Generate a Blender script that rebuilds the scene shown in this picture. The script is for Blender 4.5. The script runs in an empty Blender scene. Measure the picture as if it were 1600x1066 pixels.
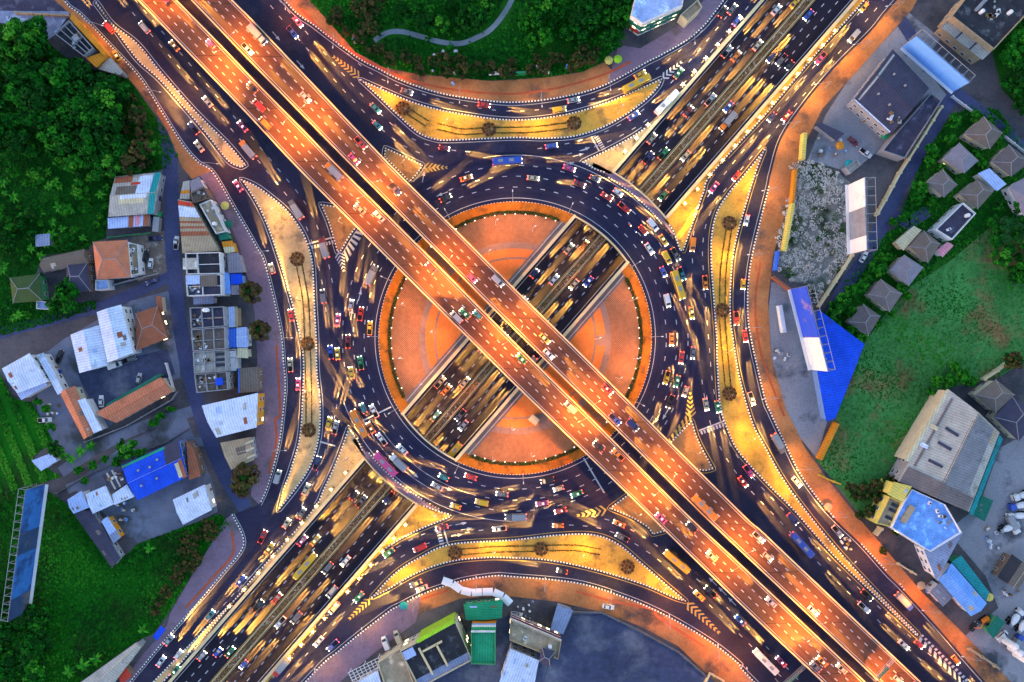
import bpy, bmesh, math, random
from mathutils import Vector, Matrix
from mathutils.geometry import tessellate_polygon
R = math.radians
scene = bpy.context.scene
COL = scene.collection

# ------------------------------------------------------------------ camera, sky, sun, exposure
HC, SC = 280.0, 0.25                       # camera height, metres per reference pixel on the ground
cam = bpy.data.objects.new('camera', bpy.data.cameras.new('camera'))
cam.location = (0, 0, HC)
cam.data.sensor_width = 36
cam.data.lens = 36 * HC / (2 * 800 * SC)
cam.data.clip_start, cam.data.clip_end = 1, 3000
COL.objects.link(cam)
scene.camera = cam
SUN_EL, SUN_AZ = R(6), R(250)
w = bpy.data.worlds.new('World')
scene.world = w
w.use_nodes = True
nt = w.node_tree
nt.nodes.clear()
sky = nt.nodes.new('ShaderNodeTexSky')
sky.sky_type = 'NISHITA'
sky.sun_disc = False
sky.sun_elevation, sky.sun_rotation = SUN_EL, SUN_AZ
sky.ozone_density = 4
tint = nt.nodes.new('ShaderNodeMix'); tint.data_type = 'RGBA'; tint.blend_type = 'MULTIPLY'
tint.inputs[0].default_value = 1
tint.inputs[7].default_value = (1.72, 1.09, 0.81, 1)
bg = nt.nodes.new('ShaderNodeBackground'); bg.inputs[1].default_value = 0.15
wo = nt.nodes.new('ShaderNodeOutputWorld')
nt.links.new(sky.outputs[0], tint.inputs[6]); nt.links.new(tint.outputs[2], bg.inputs[0]); nt.links.new(bg.outputs[0], wo.inputs[0])
sl = bpy.data.lights.new('sun', 'SUN'); sl.energy = 0.10; sl.angle = R(20); sl.color = (1, .9, .8)
so = bpy.data.objects.new('sun', sl); COL.objects.link(so)
so.rotation_euler = (R(55), 0, R(140))
scene.view_settings.view_transform = 'Standard'
scene.view_settings.look = 'None'
scene.view_settings.exposure = 2.75
scene.view_settings.gamma = 1
K_LAMP = 0.34                               # one dial for all street lamps
rng = random.Random(7)

# ------------------------------------------------------------------ coordinates
def P(px, py, z=0.0):
    k = SC * (HC - z) / HC
    return Vector(((px - 800) * k, (533 - py) * k, z))
CX, CY = (805 - 800) * SC, (533 - 528.5) * SC      # roundabout centre
CEN = Vector((CX, CY, 0))
U = Vector((math.cos(R(49)), math.sin(R(49)), 0))  # underpass axis, to the upper right
N = Vector((U.y, -U.x, 0))                         # to the lower right
TW = 13.3                                          # half width of the underpass
def ts(p): d = Vector((p[0], p[1], 0)) - CEN; return d.dot(U), d.dot(N)
def floor_z(t):
    a = abs(t)
    return -5.6 if a < 80 else min(-0.9, -5.6 + (a - 80) / 130 * 4.7)
def pin(x, y, poly):
    c = False; j = len(poly) - 1
    for i in range(len(poly)):
        a, b = poly[i], poly[j]
        if (a[1] > y) != (b[1] > y) and x < (b[0] - a[0]) * (y - a[1]) / (b[1] - a[1]) + a[0]: c = not c
        j = i
    return c

# ------------------------------------------------------------------ materials
def srgb(h):
    h = h.lstrip('#'); v = [int(h[i:i+2], 16) / 255 for i in (0, 2, 4)]
    return tuple(x / 12.92 if x <= .04045 else ((x + .055) / 1.055) ** 2.4 for x in v)
MATS = {}
def mat(name, col, rough=.85, var=.3, scale=.12, fine=1.7, stripe=None, metal=0, spec=.10, streak=None, ring=False, bump=0, brick=None, blotch=None):
    """weathered surface: two noises vary the colour; stripe = (axis, period, amount) ribs; streak = angle of wear along the traffic"""
    m = bpy.data.materials.new(name); m.use_nodes = True
    t = m.node_tree; nd = t.nodes; ln = t.links
    b = nd['Principled BSDF']
    b.inputs['Roughness'].default_value = rough; b.inputs['Metallic'].default_value = metal
    b.inputs['Specular IOR Level'].default_value = spec
    tc = nd.new('ShaderNodeTexCoord')
    def noise(sc, det, vec=None):
        n = nd.new('ShaderNodeTexNoise'); n.inputs['Scale'].default_value = sc; n.inputs['Detail'].default_value = det
        n.inputs['Roughness'].default_value = .62
        ln.new(vec or tc.outputs['Object'], n.inputs['Vector']); return n.outputs[0]
    def mth(op, a, c):
        n = nd.new('ShaderNodeMath'); n.operation = op
        for i, x in enumerate((a, c)):
            if isinstance(x, (int, float)): n.inputs[i].default_value = x
            else: ln.new(x, n.inputs[i])
        return n.outputs[0]
    f = mth('ADD', mth('MULTIPLY', noise(scale, 5), .6), mth('MULTIPLY', noise(fine, 3), .4))
    if streak is not None:
        mp = nd.new('ShaderNodeMapping'); mp.vector_type = 'TEXTURE'
        mp.inputs['Rotation'].default_value = (0, 0, streak); mp.inputs['Scale'].default_value = (60, 1.3, 1)
        ln.new(tc.outputs['Object'], mp.inputs['Vector'])
        f = mth('ADD', mth('MULTIPLY', f, .5), mth('MULTIPLY', noise(1.0, 3, mp.outputs[0]), .5))
    if ring:
        dv = nd.new('ShaderNodeVectorMath'); dv.operation = 'DISTANCE'; dv.inputs[1].default_value = (CX, CY, 0)
        fl = nd.new('ShaderNodeVectorMath'); fl.operation = 'MULTIPLY'; fl.inputs[1].default_value = (1, 1, 0)
        ln.new(tc.outputs['Object'], fl.inputs[0]); ln.new(fl.outputs[0], dv.inputs[0])
        cb = nd.new('ShaderNodeCombineXYZ'); ln.new(dv.outputs['Value'], cb.inputs[0])
        sx = mth('ADD', mth('MULTIPLY', noise(.03, 2), 2.5), dv.outputs['Value']); ln.new(sx, cb.inputs[0])
        f = mth('ADD', mth('MULTIPLY', f, .45), mth('MULTIPLY', noise(.8, 3, cb.outputs[0]), .55))
    rmp = nd.new('ShaderNodeMapRange'); rmp.inputs[1].default_value = .3; rmp.inputs[2].default_value = .7
    rmp.inputs[3].default_value = 1 - var; rmp.inputs[4].default_value = 1 + var
    ln.new(f, rmp.inputs[0]); val = rmp.outputs[0]
    if stripe:
        sp = nd.new('ShaderNodeSeparateXYZ'); ln.new(tc.outputs['Object'], sp.inputs[0])
        s = mth('SINE', mth('MULTIPLY', sp.outputs[stripe[0]], 2 * math.pi / stripe[1]), 0)
        val = mth('MULTIPLY', val, mth('ADD', mth('MULTIPLY', s, stripe[2]), 1.0))
    vm = nd.new('ShaderNodeVectorMath'); vm.operation = 'SCALE'
    base = nd.new('ShaderNodeRGB'); base.outputs[0].default_value = (*col, 1); src = base.outputs[0]
    if brick:
        br = nd.new('ShaderNodeTexBrick'); br.inputs['Color1'].default_value = (*col, 1); br.inputs['Color2'].default_value = (*[c * .8 for c in col], 1)
        br.inputs['Mortar'].default_value = (*[c * .42 for c in col], 1); br.inputs['Scale'].default_value = 1 / brick
        br.inputs['Mortar Size'].default_value = .09; ln.new(tc.outputs['Object'], br.inputs['Vector']); src = br.outputs[0]
    if blotch:                                   # stains or other growth with a shape of their own: (colour, scale, threshold)
        mx = nd.new('ShaderNodeMix'); mx.data_type = 'RGBA'; mx.inputs[7].default_value = (*blotch[0], 1)
        r2 = nd.new('ShaderNodeMapRange'); r2.inputs[1].default_value = blotch[2] - .06; r2.inputs[2].default_value = blotch[2] + .06
        ln.new(noise(blotch[1], 6), r2.inputs[0]); ln.new(r2.outputs[0], mx.inputs[0]); ln.new(src, mx.inputs[6]); src = mx.outputs[2]
    ln.new(src, vm.inputs[0]); ln.new(val, vm.inputs['Scale']); ln.new(vm.outputs[0], b.inputs['Base Color'])
    if bump:
        bp = nd.new('ShaderNodeBump'); bp.inputs['Strength'].default_value = bump; bp.inputs['Distance'].default_value = .15
        ln.new(f, bp.inputs['Height']); ln.new(bp.outputs[0], b.inputs['Normal'])
    MATS[name] = m; return m
def glow(name, col, e):
    m = bpy.data.materials.new(name); m.use_nodes = True
    b = m.node_tree.nodes['Principled BSDF']; b.inputs['Base Color'].default_value = (*col, 1)
    b.inputs['Emission Color'].default_value = (*col, 1); b.inputs['Emission Strength'].default_value = e
    MATS[name] = m; return m
ASPH = (.022, .022, .050)
mat('asphalt', ASPH, .8, .5, .05, 1.2, blotch=((.036, .035, .064), .09, .60))
mat('asphalt_ring', (.019, .019, .048), .75, .55, .06, 1.2, ring=True)
mat('asphalt_under', (.016, .015, .028), .75, .5, .06, 1.2, streak=R(49))
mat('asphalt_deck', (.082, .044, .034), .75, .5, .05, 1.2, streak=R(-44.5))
mat('asphalt_lane', (.056, .066, .145), .85, .4, .08, 1.0)
mat('yard_asphalt', (.052, .062, .120), .85, .5, .03, .4, blotch=((.13, .14, .19), .045, .57))
mat('earth', (.10, .088, .098), .95, .4, .06, 1.0, blotch=((.045, .048, .06), .035, .55))
mat('path_grey', (.20, .24, .28), .95, .4, .15, 2.0)
mat('gravel', (.14, .155, .22), .95, .45, .1, 2.5, blotch=((.06, .07, .075), .07, .58))
mat('concrete_yard', (.25, .245, .28), .9, .35, .06, 1.3, blotch=((.06, .065, .08), .06, .6))
mat('pavement', (.20, .14, .20), .9, .35, .08, 1.1, blotch=((.10, .085, .09), .08, .6))
mat('roadside_earth', (.40, .165, .065), .95, .45, .09, 1.4, blotch=((.10, .07, .06), .06, .58))
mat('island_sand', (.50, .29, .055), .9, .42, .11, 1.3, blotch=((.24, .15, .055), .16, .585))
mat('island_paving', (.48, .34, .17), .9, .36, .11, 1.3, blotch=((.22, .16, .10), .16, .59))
mat('island_earth', (.30, .16, .08), .95, .4, .1, 1.2, blotch=((.10, .06, .05), .1, .6))
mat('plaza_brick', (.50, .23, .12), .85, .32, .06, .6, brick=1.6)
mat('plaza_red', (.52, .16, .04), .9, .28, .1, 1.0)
mat('plaza_grey', (.22, .14, .12), .9, .3, .1, 1.0)
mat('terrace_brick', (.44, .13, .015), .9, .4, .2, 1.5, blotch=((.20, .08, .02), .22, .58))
mat('red_paint', (.40, .09, .04), .9, .3, .2, 1.5)
mat('kerb_white', (.80, .78, .76), .8, .1); mat('kerb_dark', (.07, .06, .06), .8, .2)
mat('road_white', (.42, .42, .48), .8, .25, .3, 2); mat('road_yellow', (.42, .30, .09), .8, .25, .3, 2)
mat('concrete', (.34, .30, .28), .9, .25, .2, 1); mat('concrete_dark', (.13, .12, .13), .9, .35, .2, 1)
mat('parapet', (.62, .50, .30), .85, .18, .1, 1); mat('wall_cream', (.55, .50, .38), .9, .2, .2, 1)
mat('grass_dark', (.005, .075, .005), .95, .5, .06, .9, blotch=((.014, .10, .008), .05, .55))
mat('grass_bright', (.006, .105, .004), .95, .4, .05, .8, blotch=((.012, .045, .006), .04, .55))
mat('grass_field', (.050, .20, .050), .95, .55, .03, .7, blotch=((.17, .11, .05), .045, .575))
mat('scrub_earth', (.22, .205, .185), .95, .5, .12, 1.0, blotch=((.02, .04, .015), .08, .56))
mat('leaf_dark', (.003, .046, .004), .9, .4, .5, 2); mat('leaf_mid', (.006, .105, .006), .9, .4, .5, 2)
mat('leaf_light', (.020, .18, .008), .9, .35, .5, 2); mat('leaf_bright', (.05, .24, .015), .9, .3, .5, 2)
mat('leaf_olive', (.07, .065, .016), .8, .4, .5, 2); mat('leaf_rust', (.20, .085, .02), .8, .4, .5, 2)
mat('leaf_brown', (.07, .038, .018), .8, .4, .5, 2); mat('leaf_dry', (.56, .51, .47), .9, .4, .5, 2)
mat('bark', (.07, .05, .035), .95, .3)
mat('metal_grey', (.30, .30, .32), .5, .15, metal=.4); mat('metal_dark', (.05, .05, .06), .5, .2)
mat('metal_white', (.70, .70, .72), .5, .1); mat('wood', (.20, .12, .06), .8, .3)
mat('rubber', (.012, .012, .014), .8, .1); mat('chrome', (.5, .5, .5), .3, .1, metal=.6)
mat('glass', (.015, .018, .03), .12, .1, spec=.6)
ROOFS = dict(white=(.54, .61, .80), blue=(.045, .14, .62), skyblue=(.16, .33, .75), paleblue=(.36, .46, .76), grey=(.38, .355, .32),
             bluegrey=(.22, .26, .40), brown=(.15, .12, .105), tan=(.36, .28, .19), terracotta=(.46, .16, .09), rust=(.30, .10, .055),
             orange=(.60, .22, .02), teal=(.02, .26, .28), green=(.02, .27, .13), darkgreen=(.015, .14, .10), moss=(.05, .085, .03),
             lime=(.28, .55, .03), pink=(.60, .25, .32), lilac=(.22, .195, .24), cream=(.55, .48, .32), yellow=(.62, .50, .12),
             warehouse=(.19, .19, .215), dark=(.035, .036, .045), charcoal=(.055, .052, .088), royal=(.010, .07, .62), slate=(.12, .10, .105), slatelight=(.165, .135, .135), red=(.5, .05, .03))
for k, c in ROOFS.items():
    mat('sheet_' + k, c, .6, .34, .18, 1.6, stripe=(0, 1.0, .13), blotch=(tuple(x * .55 + .015 for x in c), .16, .61))
for k in ('terracotta', 'slate', 'slatelight', 'brown', 'moss', 'rust', 'lilac', 'charcoal'):
    mat('tile_' + k, ROOFS[k], .8, .25, .35, 3.0, stripe=(1, .8, .08), bump=.3)
for k in ('dark', 'charcoal', 'grey', 'tan', 'bluegrey', 'paleblue', 'brown', 'skyblue'):
    mat('slab_' + k, ROOFS[k], .9, .45, .3, 2.0, blotch=(tuple(x * 1.8 + .05 for x in ROOFS[k]), .25, .6))
for k, c in dict(white=(.55, .54, .56), cream=(.48, .42, .30), grey=(.25, .25, .28), blue=(.14, .24, .5), tan=(.38, .28, .18), green=(.06, .25, .12),
                 brown=(.18, .12, .09), orange=(.6, .26, .03), yellow=(.62, .50, .12), lime=(.3, .5, .04), pale=(.62, .62, .66)).items():
    mat('plaster_' + k, c, .9, .25, .3, 1.5, blotch=(tuple(x * .6 for x in c), .3, .64))
PAINT = dict(white=(.60, .60, .62), silver=(.32, .33, .36), grey=(.12, .12, .14), black=(.015, .015, .02), red=(.50, .025, .02), pink=(.50, .06, .20),
             yellow=(.62, .36, .02), blue=(.03, .08, .42), green=(.02, .22, .08), orange=(.70, .20, .02), navy=(.02, .03, .12), beige=(.45, .38, .26), maroon=(.16, .015, .03), teal=(.02, .2, .24))
PM = {}
for k, c in PAINT.items():
    PM[k] = mat('paint_' + k, c, .32, .05, spec=.5)
glow('lamp_warm', (1, .62, .25), 5); glow('lamp_white', (1, .88, .68), 8); glow('bollard_glow', (1, .9, .75), 1.0)
glow('head_lamp', (1, .84, .55), 9); glow('tail_lamp', (1, .05, .02), 6); glow('window_lit', (1, .72, .35), 1.2)
glow('sign_lit', (1, .95, .75), 1.5)
MT = MATS

# ------------------------------------------------------------------ mesh helpers
class MB:
    def __init__(s): s.v, s.f, s.m = [], [], []
    def face(s, pts, mi=0):
        n = len(s.v); s.v += [tuple(p) for p in pts]; s.f.append(tuple(range(n, n + len(pts)))); s.m.append(mi)
    def prism(s, poly, z0, z1, mi=0, top=None, caps=True):
        """poly: xy list, any winding; z1 may be a function of the corner"""
        n = len(poly)
        if sum(poly[i][0] * poly[(i+1) % n][1] - poly[(i+1) % n][0] * poly[i][1] for i in range(n)) < 0: poly = poly[::-1]
        zt = [z1(p) if callable(z1) else z1 for p in poly]
        for i in range(n):
            j = (i + 1) % n; a, b = poly[i], poly[j]
            s.face([(a[0], a[1], z0), (b[0], b[1], z0), (b[0], b[1], zt[j]), (a[0], a[1], zt[i])], mi)
        if caps:
            s.face([(p[0], p[1], z) for p, z in zip(poly, zt)], mi if top is None else top)
            s.face([(p[0], p[1], z0) for p in poly[::-1]], mi)
    def box(s, c, d, rz=0, mi=0, taper=1):
        ca, sa = math.cos(rz), math.sin(rz); q = []
        for z, k in ((-.5, 1), (.5, taper)):
            for x, y in ((-.5, -.5), (.5, -.5), (.5, .5), (-.5, .5)):
                X, Y = x * d[0] * k, y * d[1] * k
                q.append((c[0] + X * ca - Y * sa, c[1] + X * sa + Y * ca, c[2] + z * d[2]))
        n = len(s.v); s.v += q
        for f in ((3, 2, 1, 0), (4, 5, 6, 7), (0, 1, 5, 4), (1, 2, 6, 5), (2, 3, 7, 6), (3, 0, 4, 7)):
            s.f.append(tuple(n + i for i in f)); s.m.append(mi)
    def tube(s, p0, p1, r0, r1=None, k=8, mi=0, caps=True):
        r1 = r0 if r1 is None else r1; p0, p1 = Vector(p0), Vector(p1); d = (p1 - p0).normalized()
        a = d.cross(Vector((0, 0, 1)) if abs(d.z) < .9 else Vector((1, 0, 0))).normalized(); b = d.cross(a)
        n = len(s.v)
        for p, r in ((p0, r0), (p1, r1)):
            for i in range(k):
                t = 2 * math.pi * i / k; s.v.append(tuple(p + (a * math.cos(t) + b * math.sin(t)) * r))
        for i in range(k):
            j = (i + 1) % k; s.f.append((n + i, n + j, n + k + j, n + k + i)); s.m.append(mi)
        if caps:
            s.f.append(tuple(n + i for i in range(k))[::-1]); s.m.append(mi); s.f.append(tuple(n + k + i for i in range(k))); s.m.append(mi)
    def loft(s, rings, mi=0):
        n = len(s.v); k = len(rings[0])
        for r in rings: s.v += [tuple(p) for p in r]
        for a in range(len(rings) - 1):
            for i in range(k):
                j = (i + 1) % k; s.f.append((n + a*k + i, n + a*k + j, n + (a+1)*k + j, n + (a+1)*k + i)); s.m.append(mi)
        s.f.append(tuple(n + i for i in range(k))[::-1]); s.m.append(mi)
        s.f.append(tuple(n + (len(rings)-1)*k + i for i in range(k))); s.m.append(mi)
    def ball(s, c, r, mi=0, sq=1, seg=10, ri=6):
        n = len(s.v)
        for i in range(1, ri):
            t = math.pi * i / ri
            for j in range(seg):
                q = 2 * math.pi * j / seg; s.v.append((c[0] + r*math.sin(t)*math.cos(q), c[1] + r*math.sin(t)*math.sin(q), c[2] + r*sq*math.cos(t)))
        s.v += [(c[0], c[1], c[2] + r*sq), (c[0], c[1], c[2] - r*sq)]; top = n + (ri-1)*seg
        for i in range(ri - 2):
            for j in range(seg):
                k = (j+1) % seg; s.f.append((n+i*seg+j, n+(i+1)*seg+j, n+(i+1)*seg+k, n+i*seg+k)); s.m.append(mi)
        for j in range(seg):
            k = (j+1) % seg; s.f.append((top, n+j, n+k)); s.m.append(mi); s.f.append((top+1, n+(ri-2)*seg+k, n+(ri-2)*seg+j)); s.m.append(mi)
    def mesh(s, name, mats):
        me = bpy.data.meshes.new(name); me.from_pydata(s.v, [], s.f)
        for m in (mats if isinstance(mats, (list, tuple)) else [mats]): me.materials.append(MT[m] if isinstance(m, str) else m)
        me.polygons.foreach_set('material_index', s.m); me.update(); return me
    def build(s, name, mats, parent=None, loc=None):
        return link(name, s.mesh(name, mats), parent, loc)
def link(name, data, parent=None, loc=None, rz=0):
    o = bpy.data.objects.new(name, data); COL.objects.link(o)
    if parent: o.parent = parent
    if loc is not None: o.location = loc
    if rz: o.rotation_euler = (0, 0, rz)
    return o
LABELS = set()
def tag(o, label, cat, group=None):
    o['label'] = label; o['category'] = cat
    if group: o['group'] = group
    return o
def thing(name, label, cat, loc, rz=0, group=None):
    o = link(name, None, None, loc, rz); o.empty_display_size = .5
    return tag(o, label, cat, group)
def struct(o, k='structure'): o['kind'] = k; return o
KIDS = {}
def copy_tree(o, parent=None):
    c = o.copy(); COL.objects.link(c)
    if parent: c.parent = parent
    for ch in KIDS[o] if o in KIDS else list(o.children): copy_tree(ch, c)
    return c
ORD = 'first second third fourth fifth sixth seventh eighth ninth tenth eleventh twelfth thirteenth fourteenth fifteenth sixteenth seventeenth eighteenth nineteenth twentieth'.split()

def smooth(pts, closed=True, step=2.0, sharp=48):
    """Catmull-Rom through px points, keeping sharp corners"""
    p = [Vector((a[0], a[1])) for a in pts]; n = len(p)
    def corner(i):
        if not closed and i in (0, n - 1): return True
        a = p[i] - p[i-1]; b = p[(i+1) % n] - p[i]
        return a.length < .01 or b.length < .01 or a.angle(b) > R(sharp)
    cor = [corner(i) for i in range(n)]; out = []
    for i in range(n if closed else n - 1):
        j = (i + 1) % n; p1, p2 = p[i], p[j]
        p0 = p1 * 2 - p2 if cor[i] else p[i-1]
        p3 = p2 * 2 - p1 if cor[j] else p[(i+2) % n]
        m = max(1, int((p2 - p1).length / step))
        for k in range(m):
            t = k / m; out.append(.5 * ((2*p1) + (p2-p0)*t + (2*p0-5*p1+4*p2-p3)*t*t + (3*p1-p0-3*p2+p3)*t**3))
    if not closed: out.append(p[-1])
    return [(a.x, a.y) for a in out]
def resample(w, step):
    out = [Vector(w[0])]; acc = 0
    for a, b in zip(w, w[1:]):
        a, b = Vector(a), Vector(b); L = (b - a).length
        if L < 1e-6: continue
        d = step - acc
        while d <= L: out.append(a + (b - a) * (d / L)); d += step
        acc = (acc + L) % step if L >= step - acc else acc + L
    return out
def normals(w, closed):
    n = len(w); r = []
    for i in range(n):
        a = w[i-1] if (i or closed) else w[0]; b = w[(i+1) % n] if (i < n-1 or closed) else w[-1]
        d = (Vector(b) - Vector(a)); d.z = 0; d.normalize() if d.length else None
        r.append(Vector((-d.y, d.x, 0)))
    return r
def sheet(name, poly, z, m, cut=True, world=False, build=True):
    """flat polygon (px) at height z, cut open where the underpass trench runs"""
    w = [Vector((p[0], p[1], z)) for p in poly] if world else [P(p[0], p[1], 0) for p in poly]
    for p in w: p.z = z
    bm = bmesh.new(); vs = [bm.verts.new(p) for p in w]
    for t in tessellate_polygon([w]):
        try: bm.faces.new([vs[i] for i in t])
        except ValueError: pass
    bmesh.ops.recalc_face_normals(bm, faces=bm.faces)
    if bm.faces and sum(f.normal.z for f in bm.faces) < 0: bmesh.ops.reverse_faces(bm, faces=bm.faces)
    mb = MB()
    for sg in ((1, -1) if cut else (0,)):
        b2 = bm.copy()
        if sg: bmesh.ops.bisect_plane(b2, geom=b2.verts[:] + b2.edges[:] + b2.faces[:], plane_co=CEN + N * TW * sg, plane_no=N * sg, clear_inner=True)
        for f in b2.faces:
            q = [v.co.copy() for v in f.verts]
            if f.normal.z < 0: q.reverse()
            mb.face(q)
        b2.free()
    bm.free()
    return struct(mb.build(name, m)) if build else mb
def band(mb, w, width, z, mi=0, closed=False):
    nn = normals(w, closed); n = len(w)
    for i in range(n if closed else n - 1):
        j = (i + 1) % n
        mb.face([(w[i] - nn[i]*width/2).to_3d()*1, (w[j] - nn[j]*width/2), (w[j] + nn[j]*width/2), (w[i] + nn[i]*width/2)], mi)
        for k in range(4): v = mb.v[-4 + k]; mb.v[-4 + k] = (v[0], v[1], z if z is not None else v[2])
def road(name, pts, width_px, z, m):
    w = [P(*p) for p in smooth(pts, False)]
    mb = MB(); band(mb, w, width_px * SC, z); return struct(mb.build(name, m))
def kerb(loop_px, closed=True, h=.2, inward=.45, pitch=.62, world=None, skip=None):
    w = world or [P(*p) for p in smooth(loop_px, closed)]
    if closed: w = w + [w[0]]
    w = resample(w, pitch)
    nn = normals(w, False); mb = MB()
    ar = sum(a.x*b.y - b.x*a.y for a, b in zip(w, w[1:])); sg = 1 if (ar > 0 or not closed) else -1
    for i in range(len(w) - 1):
        if skip and skip((w[i] + w[i+1]) / 2): continue
        a, b = w[i], w[i+1]; c, d = a + nn[i]*sg*inward, b + nn[i+1]*sg*inward; Z = Vector((0, 0, h)); mi = i % 2
        o0, o1 = a - nn[i]*sg*.06, b - nn[i+1]*sg*.06
        mb.face([a + Z, b + Z, d + Z, c + Z] if sg > 0 else [c + Z, d + Z, b + Z, a + Z], mi)
        mb.face([o0, o1, b + Z, a + Z] if sg > 0 else [a + Z, b + Z, o1, o0], mi)
        mb.face([d, c, c + Z, d + Z], mi)
    return struct(mb.build('kerb', ['kerb_white', 'kerb_dark']))

# ------------------------------------------------------------------ ground, fields and yards
mb = MB()
for sg in (1, -1):
    a, b = CEN + N*TW*sg, CEN + N*900*sg
    q = [a - U*900, a + U*900, b + U*900, b - U*900]
    mb.face(q if sg < 0 else q[::-1])
struct(mb.build('ground', 'earth'))
GREEN = {}
def field(key, pts, m, z=.04, name='grass_ground'):
    GREEN[key] = [tuple(P(*p).xy) for p in pts]
    return sheet(name, pts, z, m, cut=False)
field('wood', [(-260,30),(0,38),(60,40),(75,66),(100,88),(150,110),(200,122),(237,172),(264,212),(280,245),(262,262),(240,268),(180,276),(168,340),(165,372),(150,378),(135,390),(66,400),(55,432),(-260,435)], 'grass_dark')
field('orchard', [(-260,435.5),(55,432.5),(66,425),(72,482),(150,470),(150,482),(95,500),(0,525),(-260,560)], 'grass_dark')
field('rows', [(-260,600),(0,585),(20,622),(50,630),(62,650),(84,690),(50,715),(95,745),(60,757),(-260,830)], 'grass_bright')
field('meadow', [(-260,830.5),(60,757.5),(108,790),(178,885),(215,850),(290,822),(345,803),(358,818),(335,842),(300,898),(262,960),(240,990),(212,1003),(130,1062),(60,1120),(-260,1200)], 'grass_bright')
field('park', [(430,-150),(482,0),(520,40),(555,80),(600,105),(650,115),(720,122),(760,126),(850,121),(910,112),(945,96),(965,68),(985,22),(1010,-150)], 'grass_dark')
field('pasture', [(1351,538),(1376,500),(1424,447),(1480,412),(1524,375),(1568,338),(1600,335),(1860,320),(1860,570),(1600,565),(1560,590),(1484,606),(1403,752),(1390,775),(1366,818),(1340,800),(1305,755),(1276,720),(1305,655)], 'grass_field')
field('gardens', [(1290,500),(1320,440),(1352,405),(1372,372),(1400,355),(1440,250),(1482,185),(1520,165),(1560,172),(1590,215),(1640,270),(1640,336),(1568,337.5),(1524,374.5),(1480,411.5),(1424,446.5),(1376,499.5),(1350,537),(1320,520)], 'grass_dark')
field('scrub', [(1236,262),(1262,250),(1300,262),(1328,285),(1328,398),(1300,440),(1276,478),(1262,445),(1240,440),(1216,425),(1216,360),(1236,300)], 'scrub_earth', name='scrub_ground')
field('scrub2', [(1545,60),(1600,30),(1860,0),(1860,260),(1600,175),(1565,140)], 'grass_dark')
sheet('yard', [(868,1000),(888,962),(930,955),(985,975),(1060,1015),(1115,1066),(1180,1150),(845,1150),(850,1066)], .03, 'yard_asphalt', cut=False)
sheet('yard', [(590,1066),(640,1010),(720,985),(800,960),(868,985),(866,1000),(849,1066),(844,1150),(560,1150)], .03, 'yard_asphalt', cut=False)
sheet('yard', [(1480,830),(1530,790),(1562,700),(1600,680),(1860,640),(1860,1300),(1640,1150),(1545,1062),(1500,1000),(1560,950),(1540,900)], .03, 'concrete_yard', cut=False)
sheet('yard', [(-260,-150),(150,-150),(110,20),(86,55),(72,64),(58,38),(-260,28)], .03, 'slab_bluegrey', cut=False)
sheet('yard', [(-100,0),(108,0),(108,18),(-100,16)], .05, 'slab_charcoal', cut=False)
sheet('yard', [(60,560),(100,530),(205,470),(262,455),(272,470),(282,590),(255,600),(140,690),(120,720),(78,690),(58,640)], .03, 'gravel', cut=False)
sheet('yard', [(120,580),(200,560),(262,545),(274,585),(180,630),(155,650),(128,600)], .05, 'yard_asphalt', cut=False)
sheet('yard', [(110,760),(200,690),(290,650),(335,760),(340,800),(290,825),(215,848),(190,830),(150,790)], .03, 'gravel', cut=False)
sheet('yard', [(206,365),(258,360),(264,430),(215,440)], .03, 'slab_brown', cut=False)
sheet('yard', [(1290,180),(1335,110),(1372,62),(1420,20),(1470,60),(1440,100),(1480,150),(1420,250),(1370,238),(1330,270),(1262,250)], .03, 'concrete_yard', cut=False)
sheet('yard', [(1205,440),(1240,452),(1262,520),(1280,600),(1292,660),(1276,716),(1240,672),(1212,600),(1198,520)], .03, 'concrete_yard', cut=False)
def wcircle(r, f0=0, f1=360, st=1.5):
    n = max(2, int(abs(f1 - f0) / st)); return [(CX + r*SC*math.cos(R(f0+(f1-f0)*i/n)), CY + r*SC*math.sin(R(f0+(f1-f0)*i/n))) for i in range(n+1)]

# ------------------------------------------------------------------ streets
road('street', [(250,150),(262,215),(266,262),(268,300),(268,360),(272,420),(283,520),(300,600),(325,680),(350,740),(384,795)], 23, .06, 'asphalt_lane')
road('street', [(-200,590),(0,522),(80,500),(150,482),(210,458),(274,428)], 17, .058, 'asphalt_lane')
road('path', [(302,642),(220,668),(150,702),(95,738)], 17, .056, 'gravel')
road('path', [(318,690),(250,700),(170,735),(105,765)], 15, .055, 'gravel')
road('path', [(585,64),(596,56),(610,50),(630,50),(653,56),(690,66),(720,68),(745,59),(767,46),(787,22),(803,-8),(830,-80)], 8, .06, 'path_grey')
road('street', [(1292,500),(1318,452),(1352,402),(1378,352),(1402,300),(1436,240),(1470,180),(1490,150)], 21, .06, 'asphalt_lane')
road('street', [(1400,20),(1440,80),(1490,140),(1545,185),(1600,235),(1700,330)], 19, .058, 'asphalt_lane')
road('path', [(1385,330),(1420,350),(1450,330)], 18, .05, 'asphalt_lane')

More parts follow.
